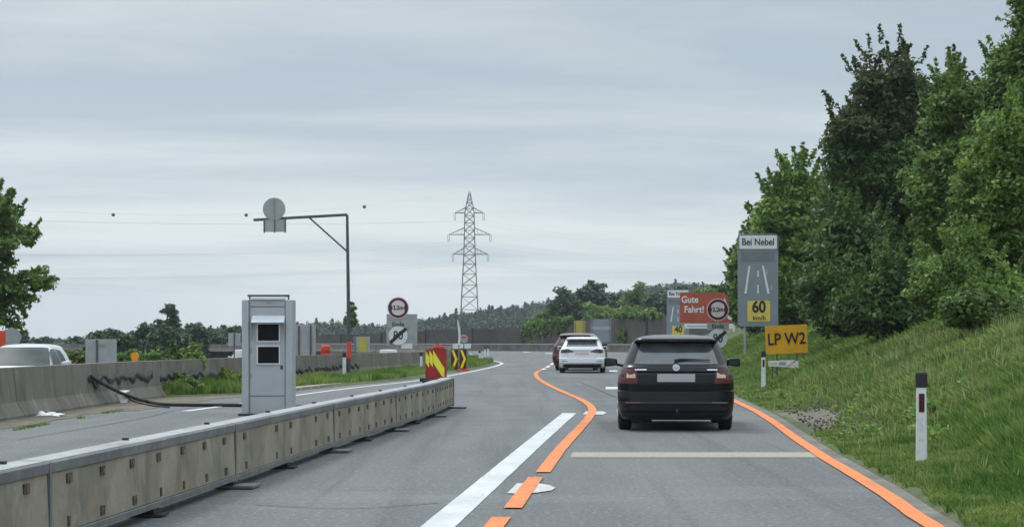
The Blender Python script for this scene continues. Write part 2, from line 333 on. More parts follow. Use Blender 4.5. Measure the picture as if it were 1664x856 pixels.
# grass strip of the median between the wall and the road edge
rows = np.arange(44.5, 200, .5); wx = np.interp(rows, [p[1] for p in WALL[:15]], [p[0] for p in WALL[:15]])
XX = np.stack([wx - .1 + (XL(rows) - .04 - wx + .1) * t for t in (0, .15, .4, .7, .93, 1)], 1); YY = np.repeat(rows[:, None], 6, 1)
ZZ = np.repeat(np.array([[.16, .14, .11, .08, .05, -.03]]), len(rows), 0)
struct(gridmesh('median_verge', XX, YY, ZZ, 'terrain'))
# dirt at the foot of the wall
dp = [(x, y, .004) for x, y in dense([(-8.9, 10), (-8.0, 25), (-7.92, 34.5), (-7.8, 42.9), (-7.4, 47), (-6.6, 50), (-5.9, 56)], .5)]
b = MB(); rr = random.Random(3)
sec = []
vs = []; fs = []
for i, (x, y, z) in enumerate(dp):
    wdt = .38 + .25 * noise.noise(Vector((y * .5, 0, 0))) + (.5 if 39 < y < 50 else 0)
    vs += [(x - .55, y, .07), (x - .15, y, .035), (x + wdt, y, .006)]
    if i: k = i * 3; fs += [(k - 3, k - 2, k + 1, k), (k - 2, k - 1, k + 2, k + 1)]
b.add(vs, fs, 'dirt'); struct(b.build('gravel_strip'))
# dirt patch on the right verge beside the edge line
vs = []; fs = []; nr, na = 9, 40
for q in range(nr):
    for k in range(na):
        a = 2 * math.pi * k / na; r_ = q / (nr - 1) * (1 + .25 * math.sin(3 * a) + .15 * math.cos(5 * a + 1)); y = 34.5 + 4.0 * r_ * math.sin(a); x = float(XE(y)) + .62 + .50 * r_ * math.cos(a)
        vs.append((x, y, float(emb(x - XE(y), y)) + .085 * (1 - (q / (nr - 1)) ** 2) + .03 * noise.noise(Vector((x * 4, y * 3, 2))) + .005))
    if q: fs += [((q - 1) * na + k, (q - 1) * na + (k + 1) % na, q * na + (k + 1) % na, q * na + k) for k in range(na)]
struct(MB().add(vs, fs, 'dirt').build('dirt_patch', smooth=60))
b = MB()
for i in range(230):
    y = rr.uniform(29, 40); x = float(XE(y)) + rr.uniform(.15, 1.3); s_ = rr.uniform(.012, .03)
    b.box((x, y, float(emb(x - XE(y), y)) + .08), (s_ * 1.5, s_ * 1.5, s_), 'dirt', rr.random() * 3, rr.random(), rr.random())
tag(b.build('gravel'), 'loose grey gravel on the verge beside the orange edge line', 'gravel', kind='stuff')
# ------------------------------------------------------------------ road edge and markings
rb = [(float(XE(y)), y, 0) for y in np.arange(-20, 200, 1.5)]
struct(MB().sweep(rb, [(-.13, .003), (.05, .003), (.05, -.1), (-.13, -.1)], 'oldconcrete').build('road_edge'))
struct(MB().sweep([(x, y, 0) for x, y in dense([(-6.05, 50), (-5.62, 54.6), (-4.2, 68), (-3.25, 79), (-2.0, 100), (-1.5, 114)], 2)], [(-.16, -.02), (.06, -.02), (.06, .075), (-.16, .09)], 'kerbstone').build('kerb'))
def line(name, path, wd, m, z=.005, step=1.0, it=2):
    p = dense(smoothp([(x, y, z) for x, y in path], it) if it else [(x, y, z) for x, y in path], step); vs = []; fs = []
    P = [Vector(q) for q in p]
    for i, q in enumerate(P):
        d = P[min(i + 1, len(P) - 1)] - P[max(i - 1, 0)]; d.normalize(); rg = Vector((d.y, -d.x, 0)); j1 = noise.noise(Vector((q.y * 2.1, 1, 0))) * .008; j2 = noise.noise(Vector((q.y * 2.3, 9, 0))) * .008
        vs += [q - rg * (wd / 2 + j1), q + rg * (wd / 2 + j2)]
        if i: k = 2 * i; fs.append((k - 2, k - 1, k + 1, k))
    return struct(MB().add(vs, fs, m).build(name))
line('edge_line', [G(300, 668), G(330, 664), G(398, 655), G(480, 642), G(580, 629), G(690, 617.5), G(760, 605), G(800, 596.5), (-.62, 108), (-.5, 115), (-.85, 123), (-1.45, 131), (-2.1, 150), (-3.8, 185)], .17, 'whiteline')
line('lane_marking', [(-1.15, 6), (-.533, 15), (.28, 27), (1.04, 37.9)], .25, 'whiteline', it=0, step=.4)
line('orange_marking', [(-.75, 6), (-.45, 9.8)], .145, 'orangeline', z=.012, it=0, step=.4)
line('orange_marking', [(-.33, 11.8), (-.08, 15.75)], .145, 'orangeline', z=.012, it=0, step=.4)
line('orange_marking', [(.005, 16.6), (.23, 20.3)], .145, 'orangeline', z=.012, it=0, step=.4)
line('orange_marking', [(.31, 21.05), (.62, 26), (1.1, 32.5), (1.42, 37.3), (1.58, 41), (1.55, 45.5), (1.36, 51), (1.12, 58), (.90, 67.5), (.86, 77), (1.0, 85), (1.25, 89.5)], .15, 'orangeline', z=.012, step=.5, it=2)
for a, b_ in (((1.33, 91), (1.50, 95)), ((1.62, 98), (1.85, 104)), ((2.0, 108), (2.3, 116)), ((2.5, 122), (2.8, 132))): line('dash_marking', [a, b_], .17, 'dashpink', it=0)
line('orange_marking', [(1.5, -10), (2.35, 2), (3.0, 15), (3.28, 18.7), (3.61, 25.1), (4.43, 36.7), (4.76, 44.1), (5.45, 60), (6.3, 80)], .15, 'orangeline', z=.012, step=.5, it=1)
line('edge_line', [(6.3, 80), (7.8, 110), (9.4, 150), (10.6, 185)], .15, 'whiteline')
struct(MB().add([(.66, 23.75, .005), (3.6, 23.75, .005), (3.64, 24.85, .005), (.72, 24.85, .005)], [(0, 1, 2, 3)], 'beigeline').build('rumble_marking'))
p = [G(824, 802), G(840, 786), G(868, 785), G(892, 788.5), G(903, 793), G(896, 797.5), G(876, 800.5), G(850, 803)]
struct(MB().add([(x, y, .0085) for x, y in p], [tuple(range(8))], 'whiteline2').build('lane_marking'))
p = [G(947, 673.5), G(952, 668.5), G(980, 668.5), G(986, 671), G(980, 673.8)]
struct(MB().add([(x, y, .0085) for x, y in p], [tuple(range(5))], 'whiteline2').build('lane_marking'))
for px0, px1, py0, py1 in ((984, 1006, 628.5, 632.5), (990, 1003, 601.5, 604), (886, 898, 573.5, 574.6), (850, 860, 571.5, 572.3)):
    p = [G(px0, py1), G(px1, py1), G(px1, py0), G(px0, py0)]
    struct(MB().add([(x, y, .0085) for x, y in p], [(0, 1, 2, 3)], 'whiteline').build('lane_marking'))
# sealed cracks in the asphalt
mat('tar', (.03, .032, .035), .6)
for a in ([(-2.1, 17.0), (-1.3, 16.5), (-.6, 17.2)], [(-3.0, 29), (-1.9, 28.6), (-.6, 29.3)], [(-6.6, 28), (-6.2, 36), (-6.45, 40), (-5.3, 46)], [(2.6, 38), (2.35, 50), (2.1, 66)]):
    line('crack', a, .022, 'tar', z=.009)
# ------------------------------------------------------------------ old concrete wall on the median
wd = dense([(x, y, 0) for x, y, z in wl], 1.0)
def wsec(h): return [(.30, -.3), (.30, .08), (.17, .30), (.11, h), (-.11, h), (-.17, .30), (-.30, .08), (-.30, -.3)]
wallroot = empty('concrete_wall', (0, 0, 0), 'long stained grey concrete safety wall on the median curving into the distance', 'wall')
b = MB(); vs = []; fs = []; P = [Vector(q) for q in wd]
for i, q in enumerate(P):
    d = P[min(i + 1, len(P) - 1)] - P[max(i - 1, 0)]; d.normalize(); rg = Vector((d.y, -d.x, 0)); h = float(np.interp(q.y, [34, 60, 90, 200], [.87, .84, .78, .74])); sc = wsec(h)
    for a, z in sc: vs.append(q + rg * a + Vector((0, 0, z if z > 0 else -1.2)))
    if i:
        k = (i - 1) * 8
        for j in range(8): fs.append((k + j, k + (j + 1) % 8, k + 8 + (j + 1) % 8, k + 8 + j))
b.add(vs, fs, 'oldconcrete'); b.build('wall_body', wallroot, bevel=0)
b = MB()   # expansion joints
for y in np.arange(10, 150, 6.2):
    x = float(np.interp(y, [p[1] for p in wl if p[1] < 180][:], [p[0] for p in wl if p[1] < 180])); x2 = float(np.interp(y + .4, [p[1] for p in wl if p[1] < 180], [p[0] for p in wl if p[1] < 180]))
    a = math.atan2(-(x2 - x), .4); M = Matrix.Translation((x, y, 0)) @ Matrix.Rotation(a, 4, 'Z'); h = float(np.interp(y, [34, 60, 90, 200], [.87, .84, .78, .74]))
    vs = [M @ Vector((c + .003, e, z)) for e in (0, .02) for c, z in ((.30, .05), (.30, .08), (.17, .30), (.11, h))]
    b.add(vs, [(0, 1, 5, 4), (1, 2, 6, 5), (2, 3, 7, 6)], 'seam')
b.build('joint', wallroot)
def wallx(y): return float(np.interp(y, [p[1] for p in wl if p[1] < 180], [p[0] for p in wl if p[1] < 180]))
# torn black membrane hanging on the wall face
def membrane(y0, y1, zt, amp, label, seed):
    n = int((y1 - y0) / .16); vs = []; fs = []
    for i in range(n + 1):
        y = y0 + (y1 - y0) * i / n; t = (i * .16 / 1.5 + seed) % 1.0; sag = amp * (1 - abs(2 * t - 1) ** 1.4)
        ht = zt - sag * .8 + .03 * noise.noise(Vector((y * 3, seed, 0))); hb = ht - (.06 + .19 * max(0, noise.noise(Vector((y * 2.3, seed + 4, 1))) + .35))
        for z in (ht, ht * .5 + hb * .5, hb): vs.append((wallx(y) + .13 + (.55 - z) * .1 + .03 + .03 * noise.noise(Vector((y * 5, z * 9, seed))), y, z))
        if i: k = i * 3; fs += [(k - 3, k - 2, k + 1, k), (k - 2, k - 1, k + 2, k + 1)]
    o = MB().add(vs, fs, 'membrane').build('torn_membrane', smooth=60)
    m = o.modifiers.new('s', 'SOLIDIFY'); m.thickness = .012
    tag(o, label, 'plastic sheet', 'torn sheets hanging on the wall')
membrane(40.5, 46.3, .66, .11, 'torn black plastic sheet hanging in scallops on the wall above the white box', .1)
membrane(47, 53.5, .60, .12, 'torn black plastic sheet on the wall among the weeds left of the camera tower', .5)
membrane(58, 75, .52, .10, 'long torn black plastic sheet on the wall behind the overhead sign mast', .3)
# cables
def cable(pts, r, label):
    p = smoothp(pts, 3); tag(MB().tube(p, r, 'rubber', 8).build('cable', smooth=True), label, 'cable', 'black cables running to the camera tower')
x0 = wallx(40.5) + .18
cable([(x0, 40.6, .62), (x0 + .12, 40.9, .50), (x0 + .35, 41.5, .30), (x0 + .62, 42.2, .13), G(240, 656) + (.05,), G(262, 659.5) + (.04,), G(300, 660.5) + (.035,), G(400, 660.5) + (.035,), (-3.9, 40.5, .03)], .034, 'thick black cable sagging from the wall and lying along the road to the camera tower')
cable([(x0, 40.8, .60), (x0 + .1, 41.6, .40), (x0 + .3, 42.6, .2), G(215, 655) + (.04,), G(248, 661) + (.03,), G(275, 663) + (.02,)], .016, 'thin black cable hanging from the wall behind the thick one')
# white junction box
X, Y = G(187, 657); bx_ = empty('junction_box', (X, Y, .02), 'small white box at the foot of the concrete wall under the sagging cable', 'box', rz=R(-12))
MB().box((0, 0, .12), (.42, .3, .22), 'plasticwhite').build('housing', bx_, bevel=.012)
MB().box((.03, -.02, .245), (.48, .34, .025), 'plasticwhite', rz=.12, rx=.08).build('lid', bx_, bevel=.006)
MB().box((0, 0, .0), (.5, .36, .03), 'blacksteel').build('base', bx_)
# crumpled white cloth
X, Y = G(66, 678); bm = bmesh.new(); bmesh.ops.create_icosphere(bm, subdivisions=4, radius=1)
for v in bm.verts:
    n_ = noise.noise(v.co * 2.1); v.co = Vector((v.co.x * (.22 + .1 * n_) * (1 + .35 * abs(v.co.x)), v.co.y * .22, max(-.01, v.co.z * (.045 + .05 * n_)) + .02 * noise.noise(v.co * 7)))
me = bpy.data.meshes.new('crumpled_cloth'); bm.to_mesh(me); bm.free(); me.shade_smooth(); me.materials.append(MATS['plasticwhite'])
o = bpy.data.objects.new('crumpled_cloth', me); C.objects.link(o); o.location = (X + .05, Y, .04); tag(o, 'crumpled white plastic wrap lying on the gravel at the foot of the wall', 'litter')
# ------------------------------------------------------------------ temporary barrier elements
JO = [(-3.9, 1.0), (-3.37, 7.0), (-2.98, 13.0), (-2.60, 18.85), (-2.22, 24.8), (-1.80, 30.5), (-1.42, 36.1), (-1.25, 40.8)]
blabels = ['concrete barrier element running out of the picture at lower left, out of sight in front', 'concrete barrier element nearest the camera, cut off by the left edge', 'long stained concrete barrier element, second from the left edge', 'concrete barrier element in front of the camera tower',
           'concrete barrier element just right of the camera tower', 'fifth concrete barrier element, between camera tower and striped beacons', 'concrete barrier element at the far end of the row, below the striped beacons']
def barrier(i):
    a, c = Vector((*JO[i], 0)), Vector((*JO[i + 1], 0)); d = c - a; Ln = d.length - .03; ang = math.atan2(-d.x, d.y)
    t = empty('barrier_element', a, blabels[i], 'barrier', 'temporary concrete barrier elements in a row', ang); H = .59
    b = MB(); n = 1
    sec = [(.085, .09), (.115, .13), (.10, H - .07), (-.10, H - .07), (-.115, .13), (-.085, .09)]
    b.sweep([(0, .02, 0), (0, Ln, 0)], sec, 'precast'); k = 7; r2 = random.Random(i)
    for j in range(k):
        y = .45 + (Ln - .9) * j / (k - 1)
        if r2.random() < .06: continue
        for s_ in (1, -1):
            b.box((s_ * .105, y, H - .135 + r2.uniform(-.004, .004)), (.014, .115, .060), 'darkhole'); b.box((s_ * .1115, y + .03, H - .139), (.006, .05, .04), 'rustplate')
            wv = r2.choice((.05, .08, .11)); b.box((s_ * .1145, y + r2.uniform(-.05, .05), .185), (.012, wv, .065), 'darkhole')
    b.build('concrete_body', t)
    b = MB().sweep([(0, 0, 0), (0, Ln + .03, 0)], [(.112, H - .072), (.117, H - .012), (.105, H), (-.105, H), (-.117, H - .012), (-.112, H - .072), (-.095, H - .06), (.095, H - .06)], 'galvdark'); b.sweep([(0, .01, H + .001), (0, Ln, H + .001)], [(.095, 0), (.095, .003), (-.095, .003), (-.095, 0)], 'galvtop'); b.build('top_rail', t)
    b = MB().sweep([(0, 0, 0), (0, Ln, 0)], [(.120, .075), (.122, .118), (.119, .122), (-.119, .122), (-.122, .118), (-.120, .075)], 'galvdark'); b.build('bottom_rail', t)
    for y in (2.6, Ln - .35): MB().box((-.07, y, H + .012), (.04, .05, .022), 'blacksteel').build('bolt', t)
    b = MB().box((0, -.0, H / 2 + .03), (.238, .045, H - .07), 'galvdark'); b.build('coupling', t)
    b = MB().box((.10, .1, .022), (.38, .40, .022), 'galvdark'); b.box((0, .1, .055), (.20, .3, .05), 'blacksteel'); b.build('foot_plate', t)
    if i < 6: b = MB().box((.02, Ln / 2, .017), (.28, .22, .018), 'blacksteel'); b.box((0, Ln / 2, .045), (.18, .2, .03), 'blacksteel'); b.build('foot_plate', t)
    if i == 6:
        b = MB().box((0, Ln + .03, H / 2 + .02), (.25, .06, H - .04), 'oldconcrete'); b.build('end_cap', t, bevel=.02)
        b = MB().box((.06, Ln - .1, .017), (.6, .4, .018), 'blacksteel'); b.build('foot_plate', t)
for i in range(1, 7): barrier(i)
# ------------------------------------------------------------------ speed camera tower
Y = 36.7; X = gx(434.5, Y); ct = empty('speed_camera', (X, Y, 0), 'tall silver box with two black windows standing behind the concrete barrier', 'speed camera')
HT = gz(487, Y); 
b = MB().box((0, .25, HT / 2), (.62, .5, HT), 'cabinet'); b.build('cabinet', ct, bevel=.008)
for s_ in (-1, 1): MB().box((s_ * .385, .24, HT / 2), (.12, .56, HT + .004), 'cabinet').build('side_post', ct, bevel=.012)
for s_ in (-1, 1): MB().box((s_ * .3175, -.012, HT / 2 - .01), (.012, .02, HT - .04), 'signgrey').build('trim_strip', ct)
b = MB()
for sx in (-.32, .36): b.box((sx, .1, HT + .035), (.03, .03, .07), 'polesteel')
b.tube([(-.36, .1, HT + .075), (.38, .1, HT + .075)], .022, 'polesteel'); b.build('top_rail', ct)
MB().box((.0, .1, HT + .02), (.6, .3, .03), 'cabinetlight').build('roof_cap', ct)
for (pz, nm) in ((540, 'camera_window'), (576.5, 'camera_window')):
    z = gz(pz, Y); wf = MB(); 
    for (cx, cz, wx_, wz) in ((-.195, 0, .02, .33), (.195, 0, .02, .33), (0, .155, .37, .02), (0, -.155, .37, .02)): wf.box((cx + .02, -.012, z + cz), (wx_, .035, wz), 'cabinetlight')
    f_ = wf.build('window_frame', ct); MB().box((.02, -.004, z), (.37, .012, .29), 'blackglass').build('pane', f_)
z = gz(519, Y); vs = [(-.27, -.0, z + .07), (.31, 0, z + .07), (.31, -.16, z - .05), (-.27, -.16, z - .05)]
o = MB().add(vs, [(0, 1, 2, 3)], 'cabinetlight').build('visor', ct); m_ = o.modifiers.new('s', 'SOLIDIFY'); m_.thickness = .012
for sx in (-.265, .305): MB().add([(sx, 0, z + .07), (sx, -.16, z - .05), (sx, -.02, z - .36), (sx, 0, z - .36)], [(0, 1, 2, 3)], 'cabinet').build('visor_bracket', ct).modifiers.new('s', 'SOLIDIFY').thickness = .006
MB().box((0, .24, .02), (1.0, .7, .04), 'blacksteel').build('base_plate', ct)
for zz_ in (.35, HT - .12): MB().box((0, -.003, zz_), (.60, .008, .008), 'seam').build('door_seam', ct)
for zz_ in (.7, 1.15): MB().box((-.29, -.006, zz_), (.025, .02, .09), 'signgrey').build('hinge', ct, bevel=.004)
MB().box((.25, -.006, .85), (.04, .02, .07), 'blacksteel').build('lock', ct, bevel=.006)
MB().box((.02, -.006, HT - .05), (.09, .01, .02), 'signgrey').build('latch', ct)
# ------------------------------------------------------------------ delineator posts
def delineator(X, Y, label, h=1.0, refl=True, cap=True, rz=0):
    z0 = gnd(X, Y) if X > 0 else .05
    t = empty('delineator_post', (X, Y, z0 if X > 0 else .05), label, 'marker post', 'white roadside marker posts', rz); hz = h - (z0 if X > 0 else .05)
    pr = [(-.06, -.035), (.06, -.035), (.06, .0), (.025, .045), (-.025, .045), (-.06, .0)]
    n = 6; vs = [(x * (.82 if k else 1), y, z) for k, z in ((0, -.25), (1, hz - (.15 if cap else 0))) for x, y in pr]
    MB().add(vs, [(0, 5, 4, 3, 2, 1), tuple(range(6, 12))] + [(i, (i + 1) % 6, 6 + (i + 1) % 6, 6 + i) for i in range(6)], 'whitepost').build('post', t, bevel=.006)
    if cap:
        vs = [(x * s_, y * s_, z) for s_, z in ((.98, hz - .15), (1.0, hz - .02), (.9, hz)) for x, y in pr]
        MB().add(vs, [(0, 5, 4, 3, 2, 1), tuple(range(12, 18))] + [(k * 6 + i, k * 6 + (i + 1) % 6, k * 6 + 6 + (i + 1) % 6, k * 6 + 6 + i) for i in range(6) for k in (0, 1)], 'blackcap').build('cap', t)
        MB().box((0, -.002, hz - .1495), (.108, .075, .006), 'seam').build('cap_rim', t)
    if refl: f_ = MB().prism(rrect(.056, .19, .008, cz=hz - .31), -.041, -.033, 'blackcap').build('reflector_frame', t); MB().prism(rrect(.034, .155, .006, cz=hz - .31), -.044, -.042, 'redreflector').build('reflector', f_)
delineator(gx(1497, 21.6), 21.6, 'large white marker post with black cap in the grass at right, nearest the camera', 1.0, rz=R(-4))
delineator(gx(1240.5, 53.5), 53.5, 'white marker post with black cap just below the yellow lettered board', 1.03)
delineator(gx(559.5, 67.5), 67.5, 'plain white marker post on the median beside the overhead sign mast', .90, False)
delineator(gx(684.5, 84.5), 84.5, 'plain white marker post left of the red and yellow beacons', .80, False)
delineator(gx(779.5, 122), 122, 'small white marker post on the median right of the arrow boards', .66, False)
delineator(gx(788, 150), 150, 'tiny white marker post at the tip of the median, left one of a pair', .75, False)
delineator(gx(793, 160), 160, 'tiny white marker post at the tip of the median, right one of a pair', .75, False)
# ------------------------------------------------------------------ beacons and arrow boards
def stripeclip(poly, wl_, hl):
    return poly
def beacon(px, Y, wd_, ztop, label, lamp=False, rz=0):
    X = gx(px, Y); t = empty('striped_beacon', (X, Y, 0), label, 'beacon', 'red and yellow beacons behind the barrier', rz)
    z0 = .12; h = ztop - z0
    MB().prism(rrect(wd_, h, .02, cz=z0 + h / 2), -.03, .16, 'beaconred').build('board', t)
    w2 = wd_ / 2 - .012; zt = ztop - .05
    st = [(-w2, zt), (-w2, zt - .36), (w2, zt - .86), (w2, zt - .52)]
    MB().prism(st, -.034, -.031, 'beaconyellow').build('stripe', t)
    st = [(w2, z0 + .14), (w2, z0 + .02), (w2 - .2, z0 + .02)]
    MB().prism(st, -.034, -.031, 'signpink').build('stripe', t)
    MB().box((0, 0, .06), (wd_ + .3, .5, .11), 'rubber').build('foot', t, bevel=.02)
    if lamp:
        l_ = MB().box((-.02, 0, ztop + .03), (.30, .12, .08), 'orangered').build('lamp_housing', t, bevel=.02)
        MB().prism(disc(.055, 20, -.02, ztop + .09), -.05, .05, 'orangered').build('lens', l_)
beacon(713.5, 60, .36, 1.07, 'red beacon with a yellow diagonal stripe and lamp, foremost of the row', True, rz=R(-14))
beacon(707, 63, .36, 1.05, 'red beacon with yellow stripe half hidden behind the foremost one', rz=R(-10))
beacon(700, 66, .34, 1.01, 'red beacon with yellow stripe at the back left of the row', rz=R(-6))
def chevron(px, Y, label):
    X = gx(px, Y); z0 = .08; zt = gz(567, Y); wd_ = .29; t = empty('arrow_board', (X, Y, 0), label, 'arrow board', 'arrow boards at the median tip', R(-6))
    MB().prism(rrect(wd_, zt - z0, .02, cz=(zt + z0) / 2), -.02, .02, 'signdarkred').build('board', t)
    zm = (zt + z0) / 2; q = .10; hh = (zt - z0) / 2 - .04
    MB().prism([(-.12, zm + hh), (-.12 + q, zm + hh), (.125, zm), (-.12 + q, zm - hh), (-.12, zm - hh), (.125 - q, zm)], -.026, -.021, 'beaconyellow').build('chevron', t)
    MB().box((0, 0, .04), (.5, .4, .08), 'orangered').build('foot', t, bevel=.015)
chevron(738.5, 86, 'dark red board with a yellow arrow pointing right, left one of two')
chevron(752.5, 88, 'dark red board with a yellow arrow pointing right, right one of two')
# ------------------------------------------------------------------ overhead sign mast on the median
Y = 71; X = gx(567, Y); gm = empty('overhead_sign_mast', (X, Y, 0), 'thin dark mast with a long arm and diagonal brace reaching over the left carriageway', 'mast')
zt = gz(349, Y); MB().tube([(0, 0, 0), (-.02, 0, zt * .5), (-.06, 0, zt)], [.07, .06, .045], 'polesteel', 10).build('pole', gm, smooth=True)
xa = gx(412, Y) - X; za = gz(357.5, Y); b = MB(); d_ = Vector((xa + .06, 0, za - zt + .0)); 
b.box(((xa - .06) / 2, 0, (zt + za) / 2), (d_.length, .09, .09), 'polesteel', ry=math.atan2(zt - za, abs(d_.x)) * -1 + 0); b.build('arm', gm)
MB().tube([(gx(503, Y) - X, 0, gz(354, Y)), (-.05, 0, gz(409, Y))], .03, 'polesteel', 8).build('brace', gm)
bs = MB().box((0, 0, .95), (.15, .15, .6), 'orangered'); bs.build('base_guard', gm, bevel=.03)
sb = empty('road_sign', (gx(446, Y), Y - .08, gz(357, Y)), 'round grey sign back with a small panel below, fixed on the mast arm', 'sign')
MB().prism(disc(18.3 * Y / F, 44, 0, gz(340, Y) - gz(357, Y)), -.03, .0, 'signback').build('round_sign', sb)
MB().box((0, -.06, gz(340, Y) - gz(357, Y)), (.035, .03, .7), 'signgrey').build('bracket', sb)
p_ = MB().box((.02, 0, gz(367, Y) - gz(357, Y)), (.78, .02, .42), 'signback'); p_.build('panel', sb)
for sx in (-.33, .02, .37): MB().box((sx, -.025, gz(368, Y) - gz(357, Y)), (.03, .03, .46), 'polesteel').build('bracket', sb)
# ------------------------------------------------------------------ width limit signs
def width_sign(px, pyc, Y, label, endtext, r_px=16.5, py2=545, panel=None):
    X = gx(px, Y); k = Y / F; base = gnd(X, Y) if X > 0 else -.5
    t = empty('road_sign', (X, Y, base), label, 'sign'); zc_ = gz(pyc, Y) - base; r = r_px * k
    MB().tube([(0, .06, 0), (0, .06, zc_ + r * .8)], .04, 'signgrey', 10).build('pole', t)
    f_ = MB().prism(disc(r * 1.06, 44, 0, zc_), -.0, .03, 'signpink').build('round_sign', t)
    MB().prism(disc(r * .98, 44, 0, zc_), -.006, -.002, 'signdarkred').build('ring', f_)
    inner = []
    for q in range(48):
        a = 2 * math.pi * q / 48; rr_ = r * .74 * (1 - .26 * math.exp(-((math.sin(a)) / .33) ** 2)); inner.append((rr_ * math.cos(a), zc_ + rr_ * math.sin(a)))
    MB().prism(inner, -.012, -.008, 'signpink').build('face', f_)
    text('2,2m', r * .58, 'signblack', f_, 0, -.018, zc_, bold=.03, sx=.9)
    z2 = gz(pyc + 27, Y) - base
    p_ = MB().box((0, 0, z2), (36 * k, .02, 12 * k), 'signback').build('plaque', t); text('Ende', 10 * k, 'signblack', p_, 0, -.016, z2)
    z3 = gz(py2, Y) - base; r3 = 15.5 * k
    e_ = MB().prism(disc(r3, 44, 0, z3), -.02, .01, 'signwhite').build('end_limit_sign', t)
    text(endtext, r3 * 1.25, 'signblack', e_, 0, -.026, z3, sx=.85)
    a_ = R(42); MB().box((0, -.034, z3), (r3 * 2.25, .006, r3 * .34), 'signblack', ry=-a_).build('bar', e_)
    return t, k, base
t, k, base = width_sign(647, 500, 100, 'round red width limit sign above a grey plate with a crossed out 80', '80')
z3 = gz(536, 100) - base
MB().box(((653 - 647) * k, .05, z3), (50 * k, .03, 52 * k), 'signback').build('backing_panel', t, bevel=.01)
MB().box((14 * k, .02, gz(562, 100) - base), (18 * k, .03, 8 * k), 'signwhite').build('lower_plaque', t)
width_sign(1166.5, 503, 100, 'round red width limit sign in front of the brown board at right', '80', 17, 550)
# ------------------------------------------------------------------ fog signs
def fog_sign(px0, px1, py0, py1, Y, num, label, rz=0):
    k = Y / F; W = (px1 - px0) * k; H = (py1 - py0) * k; X = gx((px0 + px1) / 2, Y); base = gnd(X, Y); zb = gz(py1, Y) - base
    t = empty('fog_sign', (X, Y, base), label, 'sign', 'tall grey fog signs', rz)
    MB().prism(rrect(W, H, .12, cz=zb + H / 2), 0, .04, 'signpanelgrey').build('panel', t)
    MB().prism(rrect(W * .985, H * .175, .08, cz=zb + H * .91), -.012, -.004, 'signpanelgrey2').build('header_frame', t)
    hp = MB().prism(rrect(W * .93, H * .145, .05, cz=zb + H * .91), -.02, -.014, 'signwhite').build('header', t); text('Bei Nebel', W * .235, 'signblack', hp, 0, -.026, zb + H * .91, sx=.86, bold=.016)
    MB().prism(rrect(W * .84, H * .10, .05, cz=zb + H * .755), -.012, -.004, 'signpanelgrey2').build('fog_band', t)
    b = MB(); kx = W / 66
    for (x0, z0_, x1, z1_, wl_) in ((-20.5, .355, -14, .655, 1.7), (17, .355, 8, .655, 1.9)):
        b.prism([(kx * (x0 - wl_), zb + H * z0_), (kx * (x0 + wl_), zb + H * z0_), (kx * (x1 + wl_ * .8), zb + H * z1_), (kx * (x1 - wl_ * .8), zb + H * z1_)], -.012, -.004, 'signwhite')
    for z0_, z1_ in ((.355, .45), (.535, .605)): b.prism([(kx * -1.2, zb + H * z0_), (kx * 1.2, zb + H * z0_), (kx * .9, zb + H * z1_), (kx * -1.1, zb + H * z1_)], -.012, -.004, 'signwhite')
    b.build('lane_symbol', t)
    b = MB()
    for cx, cz in ((13.5, .585), (20.5, .42)): b.prism([(kx * cx + 3.3 * kx * math.cos(a), zb + H * cz + 5 * kx * math.sin(a)) for a in np.linspace(-math.pi / 2, math.pi / 2, 14)], -.013, -.004, 'signback')
    b.build('spot_symbol', t)
    yp = MB().prism(rrect(W * .56, H * .225, .05, cz=zb + H * .165, cx=.02 * W), -.016, -.006, 'signyellow').build('speed_plate', t)
    text(num, W * .40, 'signblack', yp, .02 * W, -.022, zb + H * .205, sx=.85, bold=.03); text('km/h', W * .16, 'signblack', yp, .03 * W, -.022, zb + H * .09)
    b = MB()
    for s_ in (-.32, .32): MB().tube([(s_ * W, .09, -.3), (s_ * W, .09, zb + H * .98)], .045, 'signgrey', 10).build('post', t)
fog_sign(1199, 1264.5, 380, 530, 84, '60', 'tall grey fog sign reading 60 km/h beside the dark trees', R(-2))
fog_sign(1083.5, 1120, 470, 552, 172, '40', 'smaller distant fog sign half hidden behind the brown board', R(-2))
# brown board
Y = 140; k = Y / F; X = gx(1149, Y); base = gnd(X, Y); bb = empty('information_board', (X, Y, base), 'brown board with white words and white ribbon shape on the right roadside', 'sign')
z0 = gz(524.5, Y) - base; z1 = gz(475, Y) - base
pn = MB().prism(rrect(88 * k, z1 - z0, .06, cz=(z0 + z1) / 2), 0, .05, 'signbrown').build('board', bb)
text('Gute', .62, 'signwhite', pn, -28 * k, -.02, gz(487, Y) - base, sx=.9, bold=.02); text('Fahrt!', .62, 'signwhite', pn, -21 * k, -.02, gz(503, Y) - base, sx=.92, bold=.02)
rp_ = [(1176, 486), (1180, 495), (1184, 508), (1182, 517), (1190, 521), (1185, 507), (1181, 492), (1177, 484)]
b = MB().prism([((x - 1149) * k, gz(y, Y) - base) for x, y in rp_], -.02, -.004, 'signwhite')
b.prism(disc(2.2 * k, 16, (1187 - 1149) * k, gz(517, Y) - base), -.026, -.021, 'signwhite'); b.build('ribbon_symbol', pn)
MB().prism(rrect(80 * k, 8 * k, .05, cz=gz(529.5, Y) - base, cx=3 * k), -.01, .03, 'signwhite').build('lower_strip', bb)
MB().box((-10 * k, -.016, gz(530, Y) - base), (44 * k, .006, 1.6 * k), 'signgrey').build('strip_text_bar', bb)
for s_ in (-36, 44): MB().tube([(s_ * k, .1, -.2), (s_ * k, .1, z1 - .3)], .06, 'signwhite' if s_ > 0 else 'signgrey', 10).build('post', bb)
